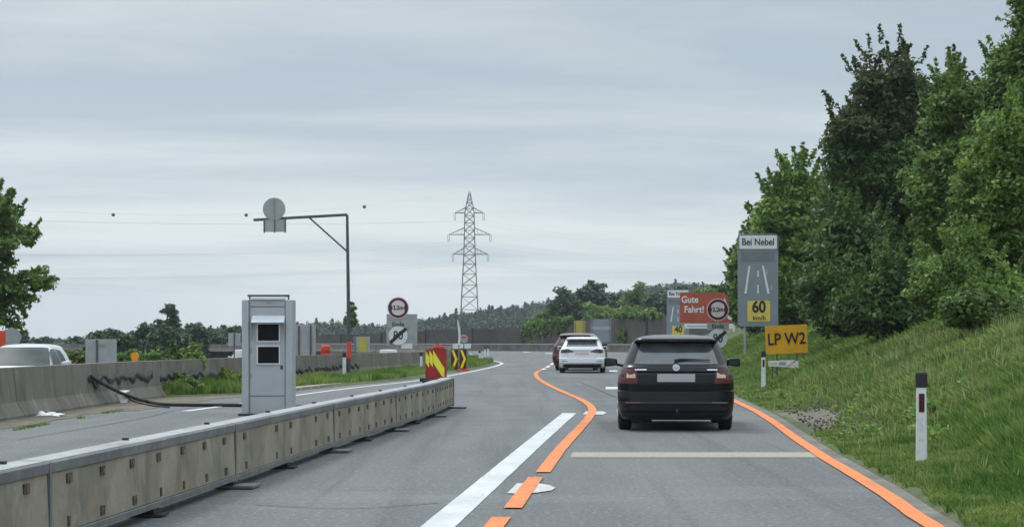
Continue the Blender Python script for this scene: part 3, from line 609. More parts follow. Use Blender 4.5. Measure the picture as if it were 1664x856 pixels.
# yellow board LP W2
Y = 57; k = Y / F; X = gx(1278, Y); base = gnd(X, Y); yb = empty('work_zone_board', (X, Y, base), 'yellow orange board reading LP W2 on the grass slope', 'sign', rz=R(5))
zc_ = gz(551, Y) - base
o = MB().prism(rrect(69 * k, 46 * k, .03), 0, .02, 'signorange').build('board', yb); o.location = (0, 0, zc_); o.rotation_euler = (0, R(-2.5), 0)
text('LP W2', .44, 'signblack', o, 0, -.01, 0, sx=.86, bold=.014)
for s_ in (-.25, .3): MB().tube([(s_, .05, -.3), (s_, .05, zc_ + .2)], .02, 'polesteel', 8).build('post', yb)
Y = 55; X = gx(1274, Y); base = gnd(X, Y); cr = empty('pointed_sign', (X, Y, base), 'small white pointed panel with a red stroke lying below the yellow board', 'sign')
zc_ = gz(590.5, Y) - base; k = Y / F
b = MB().prism([(x * k, zc_ + z * k) for x, z in ((-25, 4.5), (15, 6), (23, 4), (24, -8), (8, -6), (-25, -4))], 0, .03, 'plasticwhite'); b.build('panel', cr)
MB().prism([(x * k, zc_ + z * k) for x, z in ((4, -5), (6, -5.2), (20, 4.6), (18, 4.8))], -.006, -.001, 'orangered').build('stroke', cr)
MB().prism([(x * k, zc_ + z * k) for x, z in ((-24, 1.5), (-12, 1.5), (-12, -1), (-24, -1))], -.006, -.001, 'signyellow').build('stripe', cr)
MB().prism([(x * k, zc_ + z * k) for x, z in ((-8, 2.8), (3, 2.8), (3, -2.6), (-8, -2.6))], -.006, -.001, 'signback').build('grey_field', cr)
for s_ in (-.3, .25): MB().tube([(s_, .03, -.2), (s_, .03, zc_)], .015, 'polesteel', 6).build('post', cr)
# ------------------------------------------------------------------ sign backs and small gear beyond the wall
def panel_back(px0, px1, py0, py1, Y, label, m='signback', postpx=None, extra=None, rz=0, base=-.5, name='road_sign', group=None):
    k = Y / F; X = gx((px0 + px1) / 2, Y); t = empty(name, (X, Y, base), label, 'sign', group, rz); z0 = gz(py1, Y) - base; z1 = gz(py0, Y) - base; W = (px1 - px0) * k
    MB().box((0, .0, (z0 + z1) / 2), (W, .04, z1 - z0), m).build('panel', t, bevel=.008)
    for pp in (postpx or ((px0 + px1) / 2,)): MB().box(((pp - (px0 + px1) / 2) * k, -.05, z1 / 2), (.06, .05, z1 - .02), 'polesteel').build('post', t)
    if extra:
        for (a, b_, c, d, mm, nm) in extra: MB().box((((a + b_) / 2 - (px0 + px1) / 2) * k, -.04, gz((c + d) / 2, Y) - base), ((b_ - a) * k, .02, (d - c) * k), mm).build(nm, t)
    return t
panel_back(139, 189.5, 551, 592, 75, 'pale grey sign back with dark post beyond the wall, left of the amber lamp', postpx=(158,), extra=[(156, 172, 558, 562, 'kerbstone', 'plaque')])
panel_back(371, 391, 541, 562, 110, 'small pale sign back just left of the camera tower', base=-.8)
panel_back(472, 513, 528, 577, 80, 'grey sign back right of the camera tower', postpx=(486, 505))
panel_back(575, 601, 547, 572, 120, 'low grey and yellow sign beyond the wall right of the mast', postpx=(577,), extra=[(583, 596, 548, 572, 'signyellowdim', 'yellow_field')], base=-.8)
t = panel_back(-24, 9, 537, 562, 70, 'orange red board cut off by the left edge', m='orangered')
t = empty('road_sign', (gx(21, 74), 74, -.5), 'grey round sign back behind the orange board at the left edge', 'sign'); zc_ = gz(548, 74) + .5
MB().prism(disc(.36, 8, -.05, zc_), 0, .03, 'signback').build('panel', t); MB().tube([(-.05, .05, 0), (-.05, .05, zc_)], .03, 'polesteel').build('post', t)
# amber lamp
Y = 62; X = gx(219, Y); t = empty('warning_lamp', (X, Y, -.2), 'round amber warning lamp behind the wall among green bushes', 'lamp'); zl = gz(578.5, Y) + .2
MB().prism(disc(.115, 24, 0, zl), -.06, .06, 'lampamber').build('lens', t, bevel=.02); MB().box((0, 0, zl - .15), (.16, .1, .1), 'lampamber').build('battery_box', t); MB().tube([(0, 0, 0), (0, 0, zl - .15)], .02, 'polesteel').build('post', t)
# red barrel
Y = 78; X = gx(529, Y); t = empty('warning_barrel', (X, Y, -.3), 'small orange red barrel beyond the wall left of the mast', 'barrel'); zb_ = gz(560, Y) + .3
b = MB().tube([(0, 0, 0), (0, 0, zb_ - .06), (0, 0, zb_)], [.2, .17, .12], 'orangered', 16); b.build('drum', t); MB().tube([(0, 0, zb_ - .3), (0, 0, zb_ - .2)], .182, 'beaconred', 16).build('band', t)
# edge-on signs at the bend
Y = 128; k = Y / F; t = empty('road_sign', (gx(748, Y), Y, -.6), 'narrow white sign seen almost from its edge above the arrow boards', 'sign', rz=R(8))
MB().prism([(x * k, (gz(y, Y) + .6)) for x, y in ((-4.5, 519), (-2.5, 523), (0, 535), (.5, 545), (-.5, 560), (-3.2, 560), (-2.2, 545), (-3.5, 530))], 0, .2, 'signwhite').build('panel', t); MB().tube([(-.08, .1, 0), (-.08, .1, gz(560, Y) + .6)], .03, 'polesteel').build('post', t)
t = empty('road_sign', (gx(753, Y), Y + 1, -.6), 'small round white sign above the arrow boards', 'sign'); zc_ = gz(550, Y) + .6
MB().prism(disc(7 * k, 28, 0, zc_), 0, .03, 'signback').build('round_sign', t); MB().box((0, -.02, zc_ + .08), (8 * k, .02, 2.5 * k), 'orangered').build('stroke', t); MB().tube([(0, .06, 0), (0, .06, zc_)], .03, 'polesteel').build('post', t)
t = MB().prism(rrect(30 * k, .30, .08), -.3, .3, 'plasticwhite').build('roof_stand_in', smooth=30); t.location = (wallx(131) + .0, 131, .78 + .15 - .04); tag(t, 'low white block on the wall standing in for a car roof behind the arrow boards', 'stand-in')  # made-up white block in place of a distant car's roof
# ------------------------------------------------------------------ outer barrier and noise wall
OB = [(30, 150), (22, 178), (16.5, 198), (12.5, 211), (5, 222), (-3, 229), (-16, 238), (-40, 250), (-90, 262)]
ob = smoothp([(x, y, 0) for x, y in OB], 2)
og = empty('guard_wall', (0, 0, 0), 'low grey concrete guard wall along the outside of the bend', 'wall')
MB().sweep(ob, [(.2, -.4), (.13, .3), (.10, .74), (-.10, .74), (-.13, .3), (-.2, -.4)], 'oldconcrete').build('wall_body', og)
MB().sweep([(x, y, .76) for x, y, z in ob], [(.16, -.06), (.16, .05), (-.16, .05), (-.16, -.06)], 'galv').build('top_rail', og)
MB().sweep([(x, y, 0) for x, y, z in ob], [(.0, -.1), (.0, .05), (2.3, .03), (2.3, -.1)], 'terrain').build('outer_verge')
struct(bpy.data.objects['outer_verge'])
NW = [(34, 165, 3.9), (24, 196, 3.9), (16.2, 215, 3.85), (12.3, 226, 3.55), (8, 236, 3.35), (3.8, 247, 2.95), (1.4, 254, 2.6), (-8, 264, 2.45), (-20, 276, 1.95), (-31, 288, 1.65), (-45, 302, .9), (-58, 318, .25), (-90, 345, -.4)]
nw = empty('noise_wall', (0, 0, 0), 'long brown noise barrier with dark posts behind the bend', 'wall')
b = MB()
pts = dense(NW, 4.0)
pb = MB()
for i, (a, c) in enumerate(zip(pts[:-1], pts[1:])):
    b.sweep([(a[0], a[1], 0), (c[0], c[1], 0)], [(.07, -3.5), (.07, a[2] + .05 * math.sin(i * 2.3)), (-.07, a[2] + .05 * math.sin(i * 2.3)), (-.07, -3.5)], 'noisewall' if i % 3 else 'noisewall2')
for i, a in enumerate(pts):
    if i % 2 == 0: MB().box((a[0] - .05, a[1] - .08, a[2] / 2 - 1.7), (.24, .24, a[2] + 3.6), 'blacksteel', rz=.6).build('post', nw)
b.build('panel', nw)
for (x0, x1, y0, y1, Y, m, lb, ex) in ((933, 951, 521, 545, 228, 'signyellowdim', 'yellow panel in front of the noise wall above the white car', None), (960, 993, 518.5, 556, 216, 'signpanelgrey', 'blue grey panel in front of the noise wall right of the yellow one', [(960, 993, 530, 536, 'signback', 'band')])):
    panel_back(x0, x1, y0, y1, Y, lb, m=m, postpx=(x0 + 2, x1 - 2), extra=ex, base=-.1)
for px in (737, 750, 776, 799, 806):
    pass
# ------------------------------------------------------------------ cars
def fill(poly, step):
    pts = []; n = len(poly)
    for i in range(n):
        a, c = Vector(poly[i]), Vector(poly[(i + 1) % n]); k = max(1, int((c - a).length / step)); pts += [a + (c - a) * j / k for j in range(k)]
    nb = len(pts); xs_ = [p[0] for p in poly]; zs = [p[1] for p in poly]
    x = min(xs_) + step * .5
    inner = []
    def inside(q):
        c = False; j = n - 1
        for i in range(n):
            (xi, yi), (xj, yj) = poly[i], poly[j]
            if (yi > q[1]) != (yj > q[1]) and q[0] < (xj - xi) * (q[1] - yi) / (yj - yi) + xi: c = not c
            j = i
        return c
    while x < max(xs_):
        z = min(zs) + step * .5
        while z < max(zs):
            if inside((x, z)) and min((Vector((x, z)) - p).length for p in pts[:nb]) > step * .4: inner.append(Vector((x, z)))
            z += step
        x += step
    v, e, f, *_ = geometry.delaunay_2d_cdt(pts + inner, [(i, (i + 1) % nb) for i in range(nb)], [], 1, 1e-5)
    return v, f, nb
def patch(mb, poly, proj, m, off=.004, step=.06, depth=.012):
    v, f, nb = fill(poly, step); vs = [proj(a, c, off) for a, c in v]; mb.add(vs, [tuple(q) for q in f], m)
    rim = [proj(a, c, off) for a, c in v[:nb]] + [proj(a, c, off - depth) for a, c in v[:nb]]
    mb.add(rim, [(i, (i + 1) % nb, nb + (i + 1) % nb, nb + i) for i in range(nb)], m); return mb
def mirror(poly): return [(-a, c) for a, c in poly][::-1]
def make_car(name, label, loc, rz, sp):
    t = empty(name, loc, label, sp.get('cat', 'car'), rz=rz)
    Wt, Rt, Ft, Ln, paint = tab(sp['W']), tab(sp['R']), tab(sp['F']), sp['L'], sp['paint']
    ztop = sp['W'][-1][0]; rc = tab(sp.get('rc', [(0, .16), (.3, .20), (.9, .22), (1.1, .16), (1.35, .12), (ztop, .05)]))
    bow = sp.get('bow', .07)
    def fy(z): return Ln - Ft(z)
    def outline(z):
        W, y0, y1, r = float(Wt(z)), float(Rt(z)), float(fy(z)), float(min(rc(z), Wt(z) * .8)); rf = min(r * 1.9, W * .7, (y1 - y0) * .3); r = min(r, (y1 - y0) * .3); p = []
        for k in range(15): p.append((-(W - r) + 2 * (W - r) * k / 14, y0))
        for k in range(1, 8): a = R(90 * k / 8); p.append((W - r + r * math.sin(a), y0 + r - r * math.cos(a)))
        for k in range(25): p.append((W, y0 + r + (y1 - rf - y0 - r) * k / 24))
        for k in range(1, 8): a = R(90 * k / 8); p.append((W - rf + rf * math.cos(a), y1 - rf + rf * math.sin(a)))
        for k in range(15): p.append((W - rf - 2 * (W - rf) * k / 14, y1))
        for k in range(1, 8): a = R(90 * k / 8); p.append((-(W - rf) - rf * math.sin(a), y1 - rf + rf * math.cos(a)))
        for k in range(25): p.append((-W, y1 - rf - (y1 - rf - y0 - r) * k / 24))
        for k in range(1, 8): a = R(90 * k / 8); p.append((-(W - r) - r * math.cos(a), y0 + r - r * math.sin(a)))
        return [(x, y + bow * (x / W) ** 2 * (1 - (y - y0) / (y1 - y0)) ** 2 - 2 * bow * (x / W) ** 2 * ((y - y0) / (y1 - y0)) ** 2) for x, y in p]
    zs = sorted(set(list(np.arange(sp['W'][0][0], ztop, .035)) + [a for a, _ in sp['W']] + [a for a, _ in sp['R']] + [a for a, _ in sp['F'] if a <= ztop]))
    zs = [z for z in zs if sp['W'][0][0] <= z <= ztop]; vs = []; fs = []
    crown = sp.get('crown', .012)
    for z in zs: vs += [(x, y, z) for x, y in outline(z)]
    n = len(outline(.5))
    for i in range(len(zs) - 1):
        for k in range(n): fs.append((i * n + k, i * n + (k + 1) % n, (i + 1) * n + (k + 1) % n, (i + 1) * n + k))
    fs.append(tuple(range(n))[::-1]); fs.append(tuple(range((len(zs) - 1) * n, len(zs) * n)))
    body = MB().add(vs, fs, paint).build('body', t)
    # wheel arches cut out of the body
    wr = sp['wr']; wy = (sp['wy0'], sp['wy1']); ct_ = MB()
    for y in wy:
        for s_ in (-1, 1): ct_.tube([(s_ * (sp['Wm'] - .27), y, wr), (s_ * (sp['Wm'] + .1), y, wr)], wr + .045, 'interior', 28)
    cut = ct_.build('cut'); md = body.modifiers.new('b', 'BOOLEAN'); md.object = cut; md.solver = 'EXACT'
    bpy.context.view_layer.update(); dg = bpy.context.evaluated_depsgraph_get(); me = bpy.data.meshes.new_from_object(body.evaluated_get(dg)); body.modifiers.clear()
    me.shade_smooth(); me.set_sharp_from_angle(angle=R(38)); body.data = me; me.name = 'body'
    bpy.data.objects.remove(cut)
    def rear(x, z, off=0):
        W = float(Wt(z)); r = float(min(rc(z), W * .8)); ax = abs(x); y = float(Rt(z)) + bow * (ax / W) ** 2
        if ax > W - r: q = min(1, (ax - (W - r)) / r); y += r - r * math.sqrt(max(0, 1 - q * q))
        return (x, y - off, z + off * sp.get('tilt', .4) * (1 if z > .95 else 0))
    def front(x, z, off=0):
        W = float(Wt(z)); y = float(fy(z)) - 2 * bow * (x / W) ** 2; return (x, y + off, z + off * .6)
    def side(s_):
        def f(y, z, off=0): return (s_ * (float(Wt(z)) + off), y, z)
        return f
    for nm, poly, m, off in sp.get('rear', ()):
        patch(MB(), poly, rear, m, off).build(nm, t, smooth=50)
    for nm, poly, m, off in sp.get('front', ()):
        patch(MB(), poly, front, m, off).build(nm, t, smooth=50)
    for nm, poly, m in sp.get('side', ()):
        for s_ in (-1, 1): patch(MB(), poly, side(s_), m, .004).build(nm, t, smooth=50)
    for y in wy:
        for s_ in (-1, 1):
            xo = s_ * (sp['Wm'] - .005); xi = s_ * (sp['Wm'] - .215)
            b = MB(); prof = [(0, .62), (0.01, .93), (.03, 1), (.17, 1), (.20, .93), (.21, .62)]; vs = []; fs = []
            for q in range(32):
                a = 2 * math.pi * q / 32
                for (u, r_) in prof: vs.append((xo - s_ * u, y + wr * r_ * math.cos(a), wr + wr * r_ * math.sin(a)))
            for q in range(32):
                for j in range(6): fs.append((q * 6 + j, q * 6 + (j + 1) % 6, ((q + 1) % 32) * 6 + (j + 1) % 6, ((q + 1) % 32) * 6 + j))
            wh = b.add(vs, fs, 'rubber').build('wheel', t, smooth=40)
            b = MB(); b.tube([(xo - s_ * .06, y, wr), (xo - s_ * .16, y, wr)], wr * .64, 'blackplastic', 24)
            for q in range(5):
                a = 2 * math.pi * q / 5; dy, dz = math.cos(a), math.sin(a); b.tube([(xo - s_ * .025, y + dy * .03, wr + dz * .03), (xo - s_ * .02, y + dy * wr * .63, wr + dz * wr * .63)], [.045, .03], 'chrome', 6)
            b.tube([(xo - s_ * .015, y, wr), (xo - s_ * .05, y, wr)], .06, 'chrome', 14); b.build('rim', wh)
    for s_ in (-1, 1):
        xm, ym, zm = sp['mir']; bm = bmesh.new(); bmesh.ops.create_cube(bm, size=1)
        bmesh.ops.subdivide_edges(bm, edges=bm.edges, cuts=5, use_grid_fill=True)
        for v in bm.verts:
            c = v.co * 2; l4 = (abs(c.x) ** 5 + abs(c.y) ** 5 + abs(c.z) ** 5) ** .2; mxx = max(abs(c.x), abs(c.y), abs(c.z)); c = c * (mxx / l4)
            v.co = Vector((c.x * .105 + s_ * (xm + .0), c.y * .06 + ym, c.z * .068 * (1 - .18 * c.x * s_ * -1) + zm))
        me = bpy.data.meshes.new('mirror'); bm.to_mesh(me); bm.free(); me.shade_smooth(); me.materials.append(MATS[sp.get('mirmat', paint)])
        mo = bpy.data.objects.new('mirror', me); C.objects.link(mo); mo.parent = t
        MB().prism(rrect(.16, .095, .03, cx=s_ * xm, cz=zm), ym - .068, ym - .058, 'glasslight').build('mirror_glass', mo)
        MB().tube([(s_ * (xm - .05), ym + .01, zm - .03), (s_ * (xm - .2), ym + .05, zm - .06)], .022, 'blackplastic').build('mirror_arm', mo)
    MB().box((0, Ln / 2, sp['W'][0][0] + .03), (sp['Wm'] * 1.55, Ln * .8, .08), 'interior').build('underbody', t)
    return t, rear, front
# the dark hatchback ahead
Wb = [(.17, .76), (.21, .80), (.30, .835), (.50, .853), (.76, .848), (.84, .832), (.92, .795), (.97, .765), (1.05, .735), (1.21, .675), (1.33, .622), (1.375, .585), (1.408, .535), (1.432, .45), (1.446, .31), (1.452, .15)]
Rb = [(.17, .16), (.22, .10), (.30, .035), (.42, .0), (.44, .012), (.60, .02), (.615, .085), (.70, .075), (.86, .085), (.885, .10), (.90, .085), (.96, .11), (1.0, .16), (1.33, .385), (1.345, .25), (1.37, .20), (1.39, .21), (1.415, .31), (1.437, .62), (1.447, 1.0), (1.452, 1.5)]
Fb = [(.17, .16), (.30, .03), (.5, 0), (.7, .06), (.78, .2), (.88, .7), (.95, 1.05), (1.38, 2.0), (1.415, 2.15), (1.437, 2.3), (1.447, 2.4), (1.452, 2.5)]
lr = [(.555, .715), (.575, .94), (.77, .93), (.825, .84), (.832, .715)]
pl = [(.61, .80), (.615, .885), (.735, .885), (.745, .80)]
sp = dict(W=Wb, R=Rb, F=Fb, L=4.30, paint='carblack', Wm=.853, wr=.315, wy0=.86, wy1=3.45, mir=(.965, 2.62, 1.01), bow=.07,
    rear=[('rear_window', [(-.62, 1.005), (.62, 1.005), (.60, 1.06), (.515, 1.315), (-.515, 1.315), (-.60, 1.06)], 'glass', .006),
          ('tail_lamp', lr, 'lampred', .010), ('tail_lamp', mirror(lr), 'lampred', .010),
          ('lamp_lens', [(a - .02 if a > 0 else a, c) for a, c in pl], 'lamppale', .016), ('lamp_lens', [(-(a - .02), c) for a, c in pl][::-1], 'lamppale', .016),
          ('number_plate', [(-.275, .742), (.275, .742), (.275, .862), (-.275, .862)], 'plategrey', .02),
          ('hatch_seam', [(-.56, .735), (-.49, .617), (.49, .617), (.56, .735), (.55, .74), (.482, .627), (-.482, .627), (-.55, .74)], 'seam', .004),
          ('hatch_crease', [(-.56, .888), (.56, .888), (.56, .897), (-.56, .897)], 'seam', .006),
          ('bumper_trim', [(-.78, .175), (.78, .175), (.80, .33), (.62, .40), (-.62, .40), (-.80, .33)], 'blackplastic', .004),
          ('reflector', [(.52, .422), (.74, .422), (.74, .438), (.52, .445)], 'lampred', .010), ('reflector', [(-.74, .422), (-.52, .422), (-.52, .445), (-.74, .438)], 'lampred', .010),
          ('hatch_badge', [(-.60, .916), (-.43, .916), (-.43, .934), (-.60, .934)], 'chrome', .008), ('hatch_badge', [(.45, .916), (.60, .916), (.60, .932), (.45, .932)], 'chrome', .008),
          ('brake_lamp', [(-.12, 1.352), (.12, 1.352), (.12, 1.362), (-.12, 1.362)], 'lampdark', .004)],
    side=[('side_window', [(.95, 1.02), (1.8, .99), (1.8, 1.34), (1.15, 1.31)], 'glass'), ('side_window', [(1.88, .99), (2.95, .97), (2.45, 1.33), (1.88, 1.34)], 'glass'), ('door_seam', [(1.83, .3), (1.845, .3), (1.845, .96), (1.83, .96)], 'seam'), ('door_handle', [(1.62, .86), (1.78, .86), (1.78, .885), (1.62, .885)], 'blackplastic')],
    front=[('windscreen', [(-.66, .99), (.66, .99), (.54, 1.37), (-.54, 1.37)], 'glass', .004), ('headlamp', [(.5, .62), (.78, .62), (.78, .74), (.5, .70)], 'glasslight', .01), ('headlamp', [(-.78, .62), (-.5, .62), (-.5, .70), (-.78, .74)], 'glasslight', .01), ('grille', [(-.42, .5), (.42, .5), (.45, .68), (-.45, .68)], 'blackplastic', .008)])
Yc = 30.4; t, rear, front = make_car('hatchback_car', 'black hatchback seen from behind in the right lane, nearest car', (gx(1099, Yc), Yc, 0), R(-3.0), sp)
b = MB(); c = rear(0, .955, .012); b.tube([(0, c[1], .957), (0, c[1] - .02, .957)], .052, 'cabinetlight', 28); t.scale = (1, 1, .972); eb = b.build('emblem', t, smooth=30)
b = MB(); 
for pts_ in ([(-.026, .975), (-.008, .93), (.0, .955)], [(.026, .975), (.008, .93), (.0, .955)]): b.tube([(x, c[1] - .022, z) for x, z in pts_], .003, 'signgrey', 5)
b.build('emblem_mark', eb)
b = MB(); wp = [rear(x, z, .03) for x, z in ((-.02, 1.045), (.05, 1.065), (.25, 1.065), (.50, 1.055))]; b.tube(wp, [.022, .016, .012, .008], 'blackplastic', 8); c2 = rear(0, 1.04, .02); b.tube([(0, c2[1] + .02, 1.04), (0, c2[1] - .03, 1.04)], .028, 'blackplastic', 14); b.build('wiper', t, smooth=True)
MB().tube([(-.52, .25, .16), (-.52, .75, .17)], .035, 'blacksteel', 12).build('exhaust_pipe', t)
MB().box((-.5, .5, .17), (.3, .35, .1), 'blacksteel').build('silencer', t, bevel=.02)
b = MB().tube([(.01, .3, .25), (.01, .02, .26), (.01, -.05, .30), (.01, -.05, .36)], .018, 'blacksteel', 8); b.build('tow_bar', t)
b = MB()
for s_ in (-1, 1): b.box((s_ * .3, .95, 1.12), (.24, .10, .2), 'interior')
# the white estate car
Ww = [(.20, .82), (.24, .86), (.40, .90), (.62, .915), (.86, .905), (.95, .87), (1.02, .82), (1.25, .70), (1.40, .63), (1.46, .58), (1.485, .48), (1.495, .3), (1.50, .15)]
Rw = [(.20, .20), (.26, .12), (.38, .03), (.42, .0), (.6, .01), (.64, .05), (.98, .08), (1.05, .14), (1.36, .42), (1.375, .26), (1.41, .22), (1.45, .30), (1.485, .6), (1.495, 1.2), (1.50, 1.8)]
Fw = [(.2, .2), (.35, .05), (.5, 0), (.75, .08), (.85, .3), (.95, 1.0), (1.0, 1.2), (1.44, 2.1), (1.485, 2.4), (1.495, 2.5), (1.50, 2.6)]
lw = [(.33, .865), (.33, .90), (.56, .99), (.82, .96), (.86, .84), (.70, .82)]
spw = dict(W=Ww, R=Rw, F=Fw, L=4.69, paint='carwhite', Wm=.915, wr=.33, wy0=.98, wy1=3.65, mir=(.90, 2.7, 1.02),
    rear=[('rear_window', [(-.62, 1.10), (.62, 1.10), (.55, 1.35), (-.55, 1.35)], 'glass', .006), ('tail_lamp', lw, 'lampdark', .012), ('tail_lamp', mirror(lw), 'lampdark', .012),
          ('number_plate', [(-.26, .755), (.26, .755), (.26, .865), (-.26, .865)], 'platelight', .01), ('bumper_trim', [(-.78, .21), (.78, .21), (.74, .37), (-.74, .37)], 'blackplastic', .008),
          ('hatch_crease', [(-.34, .905), (.34, .905), (.34, .93), (-.34, .93)], 'signgrey', .006), ('hatch_seam', [(-.62, .80), (-.52, .625), (.52, .625), (.62, .80), (.608, .80), (.512, .637), (-.512, .637), (-.608, .80)], 'signgrey', .004),
          ('reflector', [(.56, .485), (.8, .485), (.8, .51), (.56, .50)], 'lampdark', .01), ('reflector', [(-.8, .485), (-.56, .485), (-.56, .50), (-.8, .51)], 'lampdark', .01)],
    side=[('side_window', [(.75, 1.10), (1.95, 1.05), (1.95, 1.40), (1.0, 1.38)], 'glass'), ('side_window', [(2.02, 1.05), (3.15, 1.03), (2.6, 1.38), (2.02, 1.40)], 'glass')],
    front=[('windscreen', [(-.72, 1.03), (.72, 1.03), (.58, 1.43), (-.58, 1.43)], 'glass', .004), ('grille', [(-.42, .5), (.42, .5), (.45, .68), (-.45, .68)], 'blackplastic', .008)])
make_car('estate_car', 'white estate car seen from behind further down the lane', (gx(946, 82), 82, 0), R(-2.2), spw)[0].scale = (1, 1, .955)
# the dark red car ahead of it
spr = dict(spw); spr['W'] = [(z * 1.06 if z > .5 else z, w_ * 1.05) for z, w_ in Ww]; spr['R'] = [(z * 1.06 if z > .5 else z, y * .8) for z, y in Rw]; spr['F'] = [(z * 1.06 if z > .5 else z, y) for z, y in Fw]
spr['paint'] = 'carred'; spr['wr'] = .34; spr['front'] = spw['front']
spr['rear'] = [(n_, [(a, c * 1.06 if c > .5 else c) for a, c in p_], m, o_) for n_, p_, m, o_ in spw['rear']]; spr['side'] = [(n_, [(a, c * 1.06) for a, c in p_], m) for n_, p_, m in spw['side']]; spr['mir'] = (1.0, 2.7, 1.08)
make_car('family_car', 'dark red car mostly hidden ahead of the white estate car', (2.62, 88.6, 0), R(-9), spr)
# white hatchback on the other carriageway, facing us
Yc = 55; spo = dict(sp); spo['paint'] = 'carpale'; spo['mirmat'] = 'carpale'; spo['rear'] = sp['rear'][:5]
spo['W'] = Wb[:9] + [(1.21, .672), (1.30, .615), (1.36, .56), (1.40, .50), (1.425, .42), (1.442, .30), (1.452, .12)]; spo['front'] = [('windscreen', [(-.69, .99), (.69, .99), (.53, 1.36), (.40, 1.375), (-.40, 1.375), (-.53, 1.36)], 'glasslight', .004)] + sp['front'][1:]
spo['side'] = [(n_, p_, 'glasslight' if 'window' in n_ else m) for n_, p_, m in sp['side']]
a_ = R(184); ln = 4.3; X = gx(52, Yc) ; make_car('hatchback_car', 'pale silver hatchback coming towards us beyond the wall at the left edge', (-10.68, 47.3, -.21), a_, spo)
spz = dict(spw); spz['paint'] = 'carsilver'; spz['mirmat'] = 'carsilver'
make_car('estate_car', 'silver car beyond the wall, only its roof showing left of the camera tower', (gx(385, 128), 132, -.82), R(186), spz)
make_car('estate_car', 'silver car beyond the wall below the crossed out 80 sign', (gx(628, 150), 152, -.92), R(184), spz)
# ------------------------------------------------------------------ power line
Yp = 760.0; Xp = gx(763, Yp); kp = Yp / F; zb = 5.0; zt = gz(310, Yp)
py = empty('electricity_pylon', (Xp, Yp, zb), 'tall lattice electricity pylon with three pairs of arms beyond the wooded hill', 'pylon')
def pz(y): return gz(y, Yp) - zb
legs = MB(); body_pts = [(0.0, 4.6), (pz(505), 3.1), (pz(413), 2.05), (pz(345), 1.65), (pz(336), 1.3), (pz(312), .22)]
def hw(z): return float(np.interp(z, [a for a, _ in body_pts], [b_ for _, b_ in body_pts]))
for sx in (-1, 1):
    for sy in (-1, 1): MB().tube([(sx * hw(z), sy * hw(z), z) for z, _ in body_pts], .17, 'latticesteel', 5).build('leg', py)
lat = MB(); z = 0.
while z < pz(318):
    h_ = max(1.6, hw(z) * 1.5); z2 = min(z + h_, pz(314)); a, c = hw(z), hw(z2)
    for s_ in (-1, 1):
        lat.tube([(-a, s_ * a, z), (c, s_ * c, z2)], .085, 'latticesteel', 4, False); lat.tube([(a, s_ * a, z), (-c, s_ * c, z2)], .085, 'latticesteel', 4, False)
        lat.tube([(s_ * a, -a, z), (s_ * c, c, z2)], .085, 'latticesteel', 4, False); lat.tube([(s_ * a, a, z), (s_ * c, -c, z2)], .085, 'latticesteel', 4, False)
        lat.tube([(-c, s_ * c, z2), (c, s_ * c, z2)], .07, 'latticesteel', 4, False)
    z = z2
lat.build('lattice', py)
ends = []
for (ypx, yup, xl, xr) in ((346, 337, 739, 786), (381, 370, 729, 797), (413, 403, 736, 793)):
    for xe in (xl, xr):
        X_ = (xe - 763) * kp; s_ = 1 if X_ > 0 else -1; z_ = pz(ypx); zu = pz(yup); h0 = hw(z_); ar = MB()
        for sy in (-1, 1):
            ar.tube([(s_ * h0, sy * h0, z_), (X_, 0, z_)], .12, 'latticesteel', 4); ar.tube([(s_ * hw(zu), sy * hw(zu), zu), (X_, 0, z_)], .10, 'latticesteel', 4)
        for q in (.25, .5, .75): ar.tube([(s_ * h0 + (X_ - s_ * h0) * q, 0, z_), (s_ * hw(zu) + (X_ - s_ * hw(zu)) * (q - .12), 0, zu + (z_ - zu) * (q - .12))], .06, 'latticesteel', 4)
        ar.build('cross_arm', py)
        for dx in (-.35, .35): MB().tube([(X_ + dx, 0, z_ - .1), (X_ + dx * .6, 0, z_ - 2.7)], .09, 'insulator', 5).build('insulator', py)
        ends.append((Xp + X_, Yp, zb + z_ - 2.8))
def wire(a, c, sag, label, r=.03, balls=()):
    a, c = Vector(a), Vector(c); n = 60; p = [a + (c - a) * (i / n) - Vector((0, 0, sag * 4 * (i / n) * (1 - i / n))) for i in range(n + 1)]
    tag(MB().tube(p, r, 'wiresteel', 4).build('power_line'), label, 'power line', 'power lines strung from the pylon'); return p
lab = ['upper', 'upper', 'middle', 'middle', 'lower', 'lower']
for i, e in enumerate(ends):
    sd_ = 'left' if i % 2 == 0 else 'right'; ty = gz((335, 335, 395, 398, 440, 443)[i], 470)
    wire(e, (gx(-500, 470) - (0 if i % 2 else 6), 470, ty), 2.5 if i < 2 else 3.5, f'thin power line running left from the {lab[i]} {sd_} arm of the pylon', .015)
    wire(e, (gx(1750, 1400), 1400, gz(505 - 8 * (2 - i // 2), 1400)), 3, f'thin power line running right from the {lab[i]} {sd_} arm of the pylon', .013)
top = (Xp, Yp, zt)
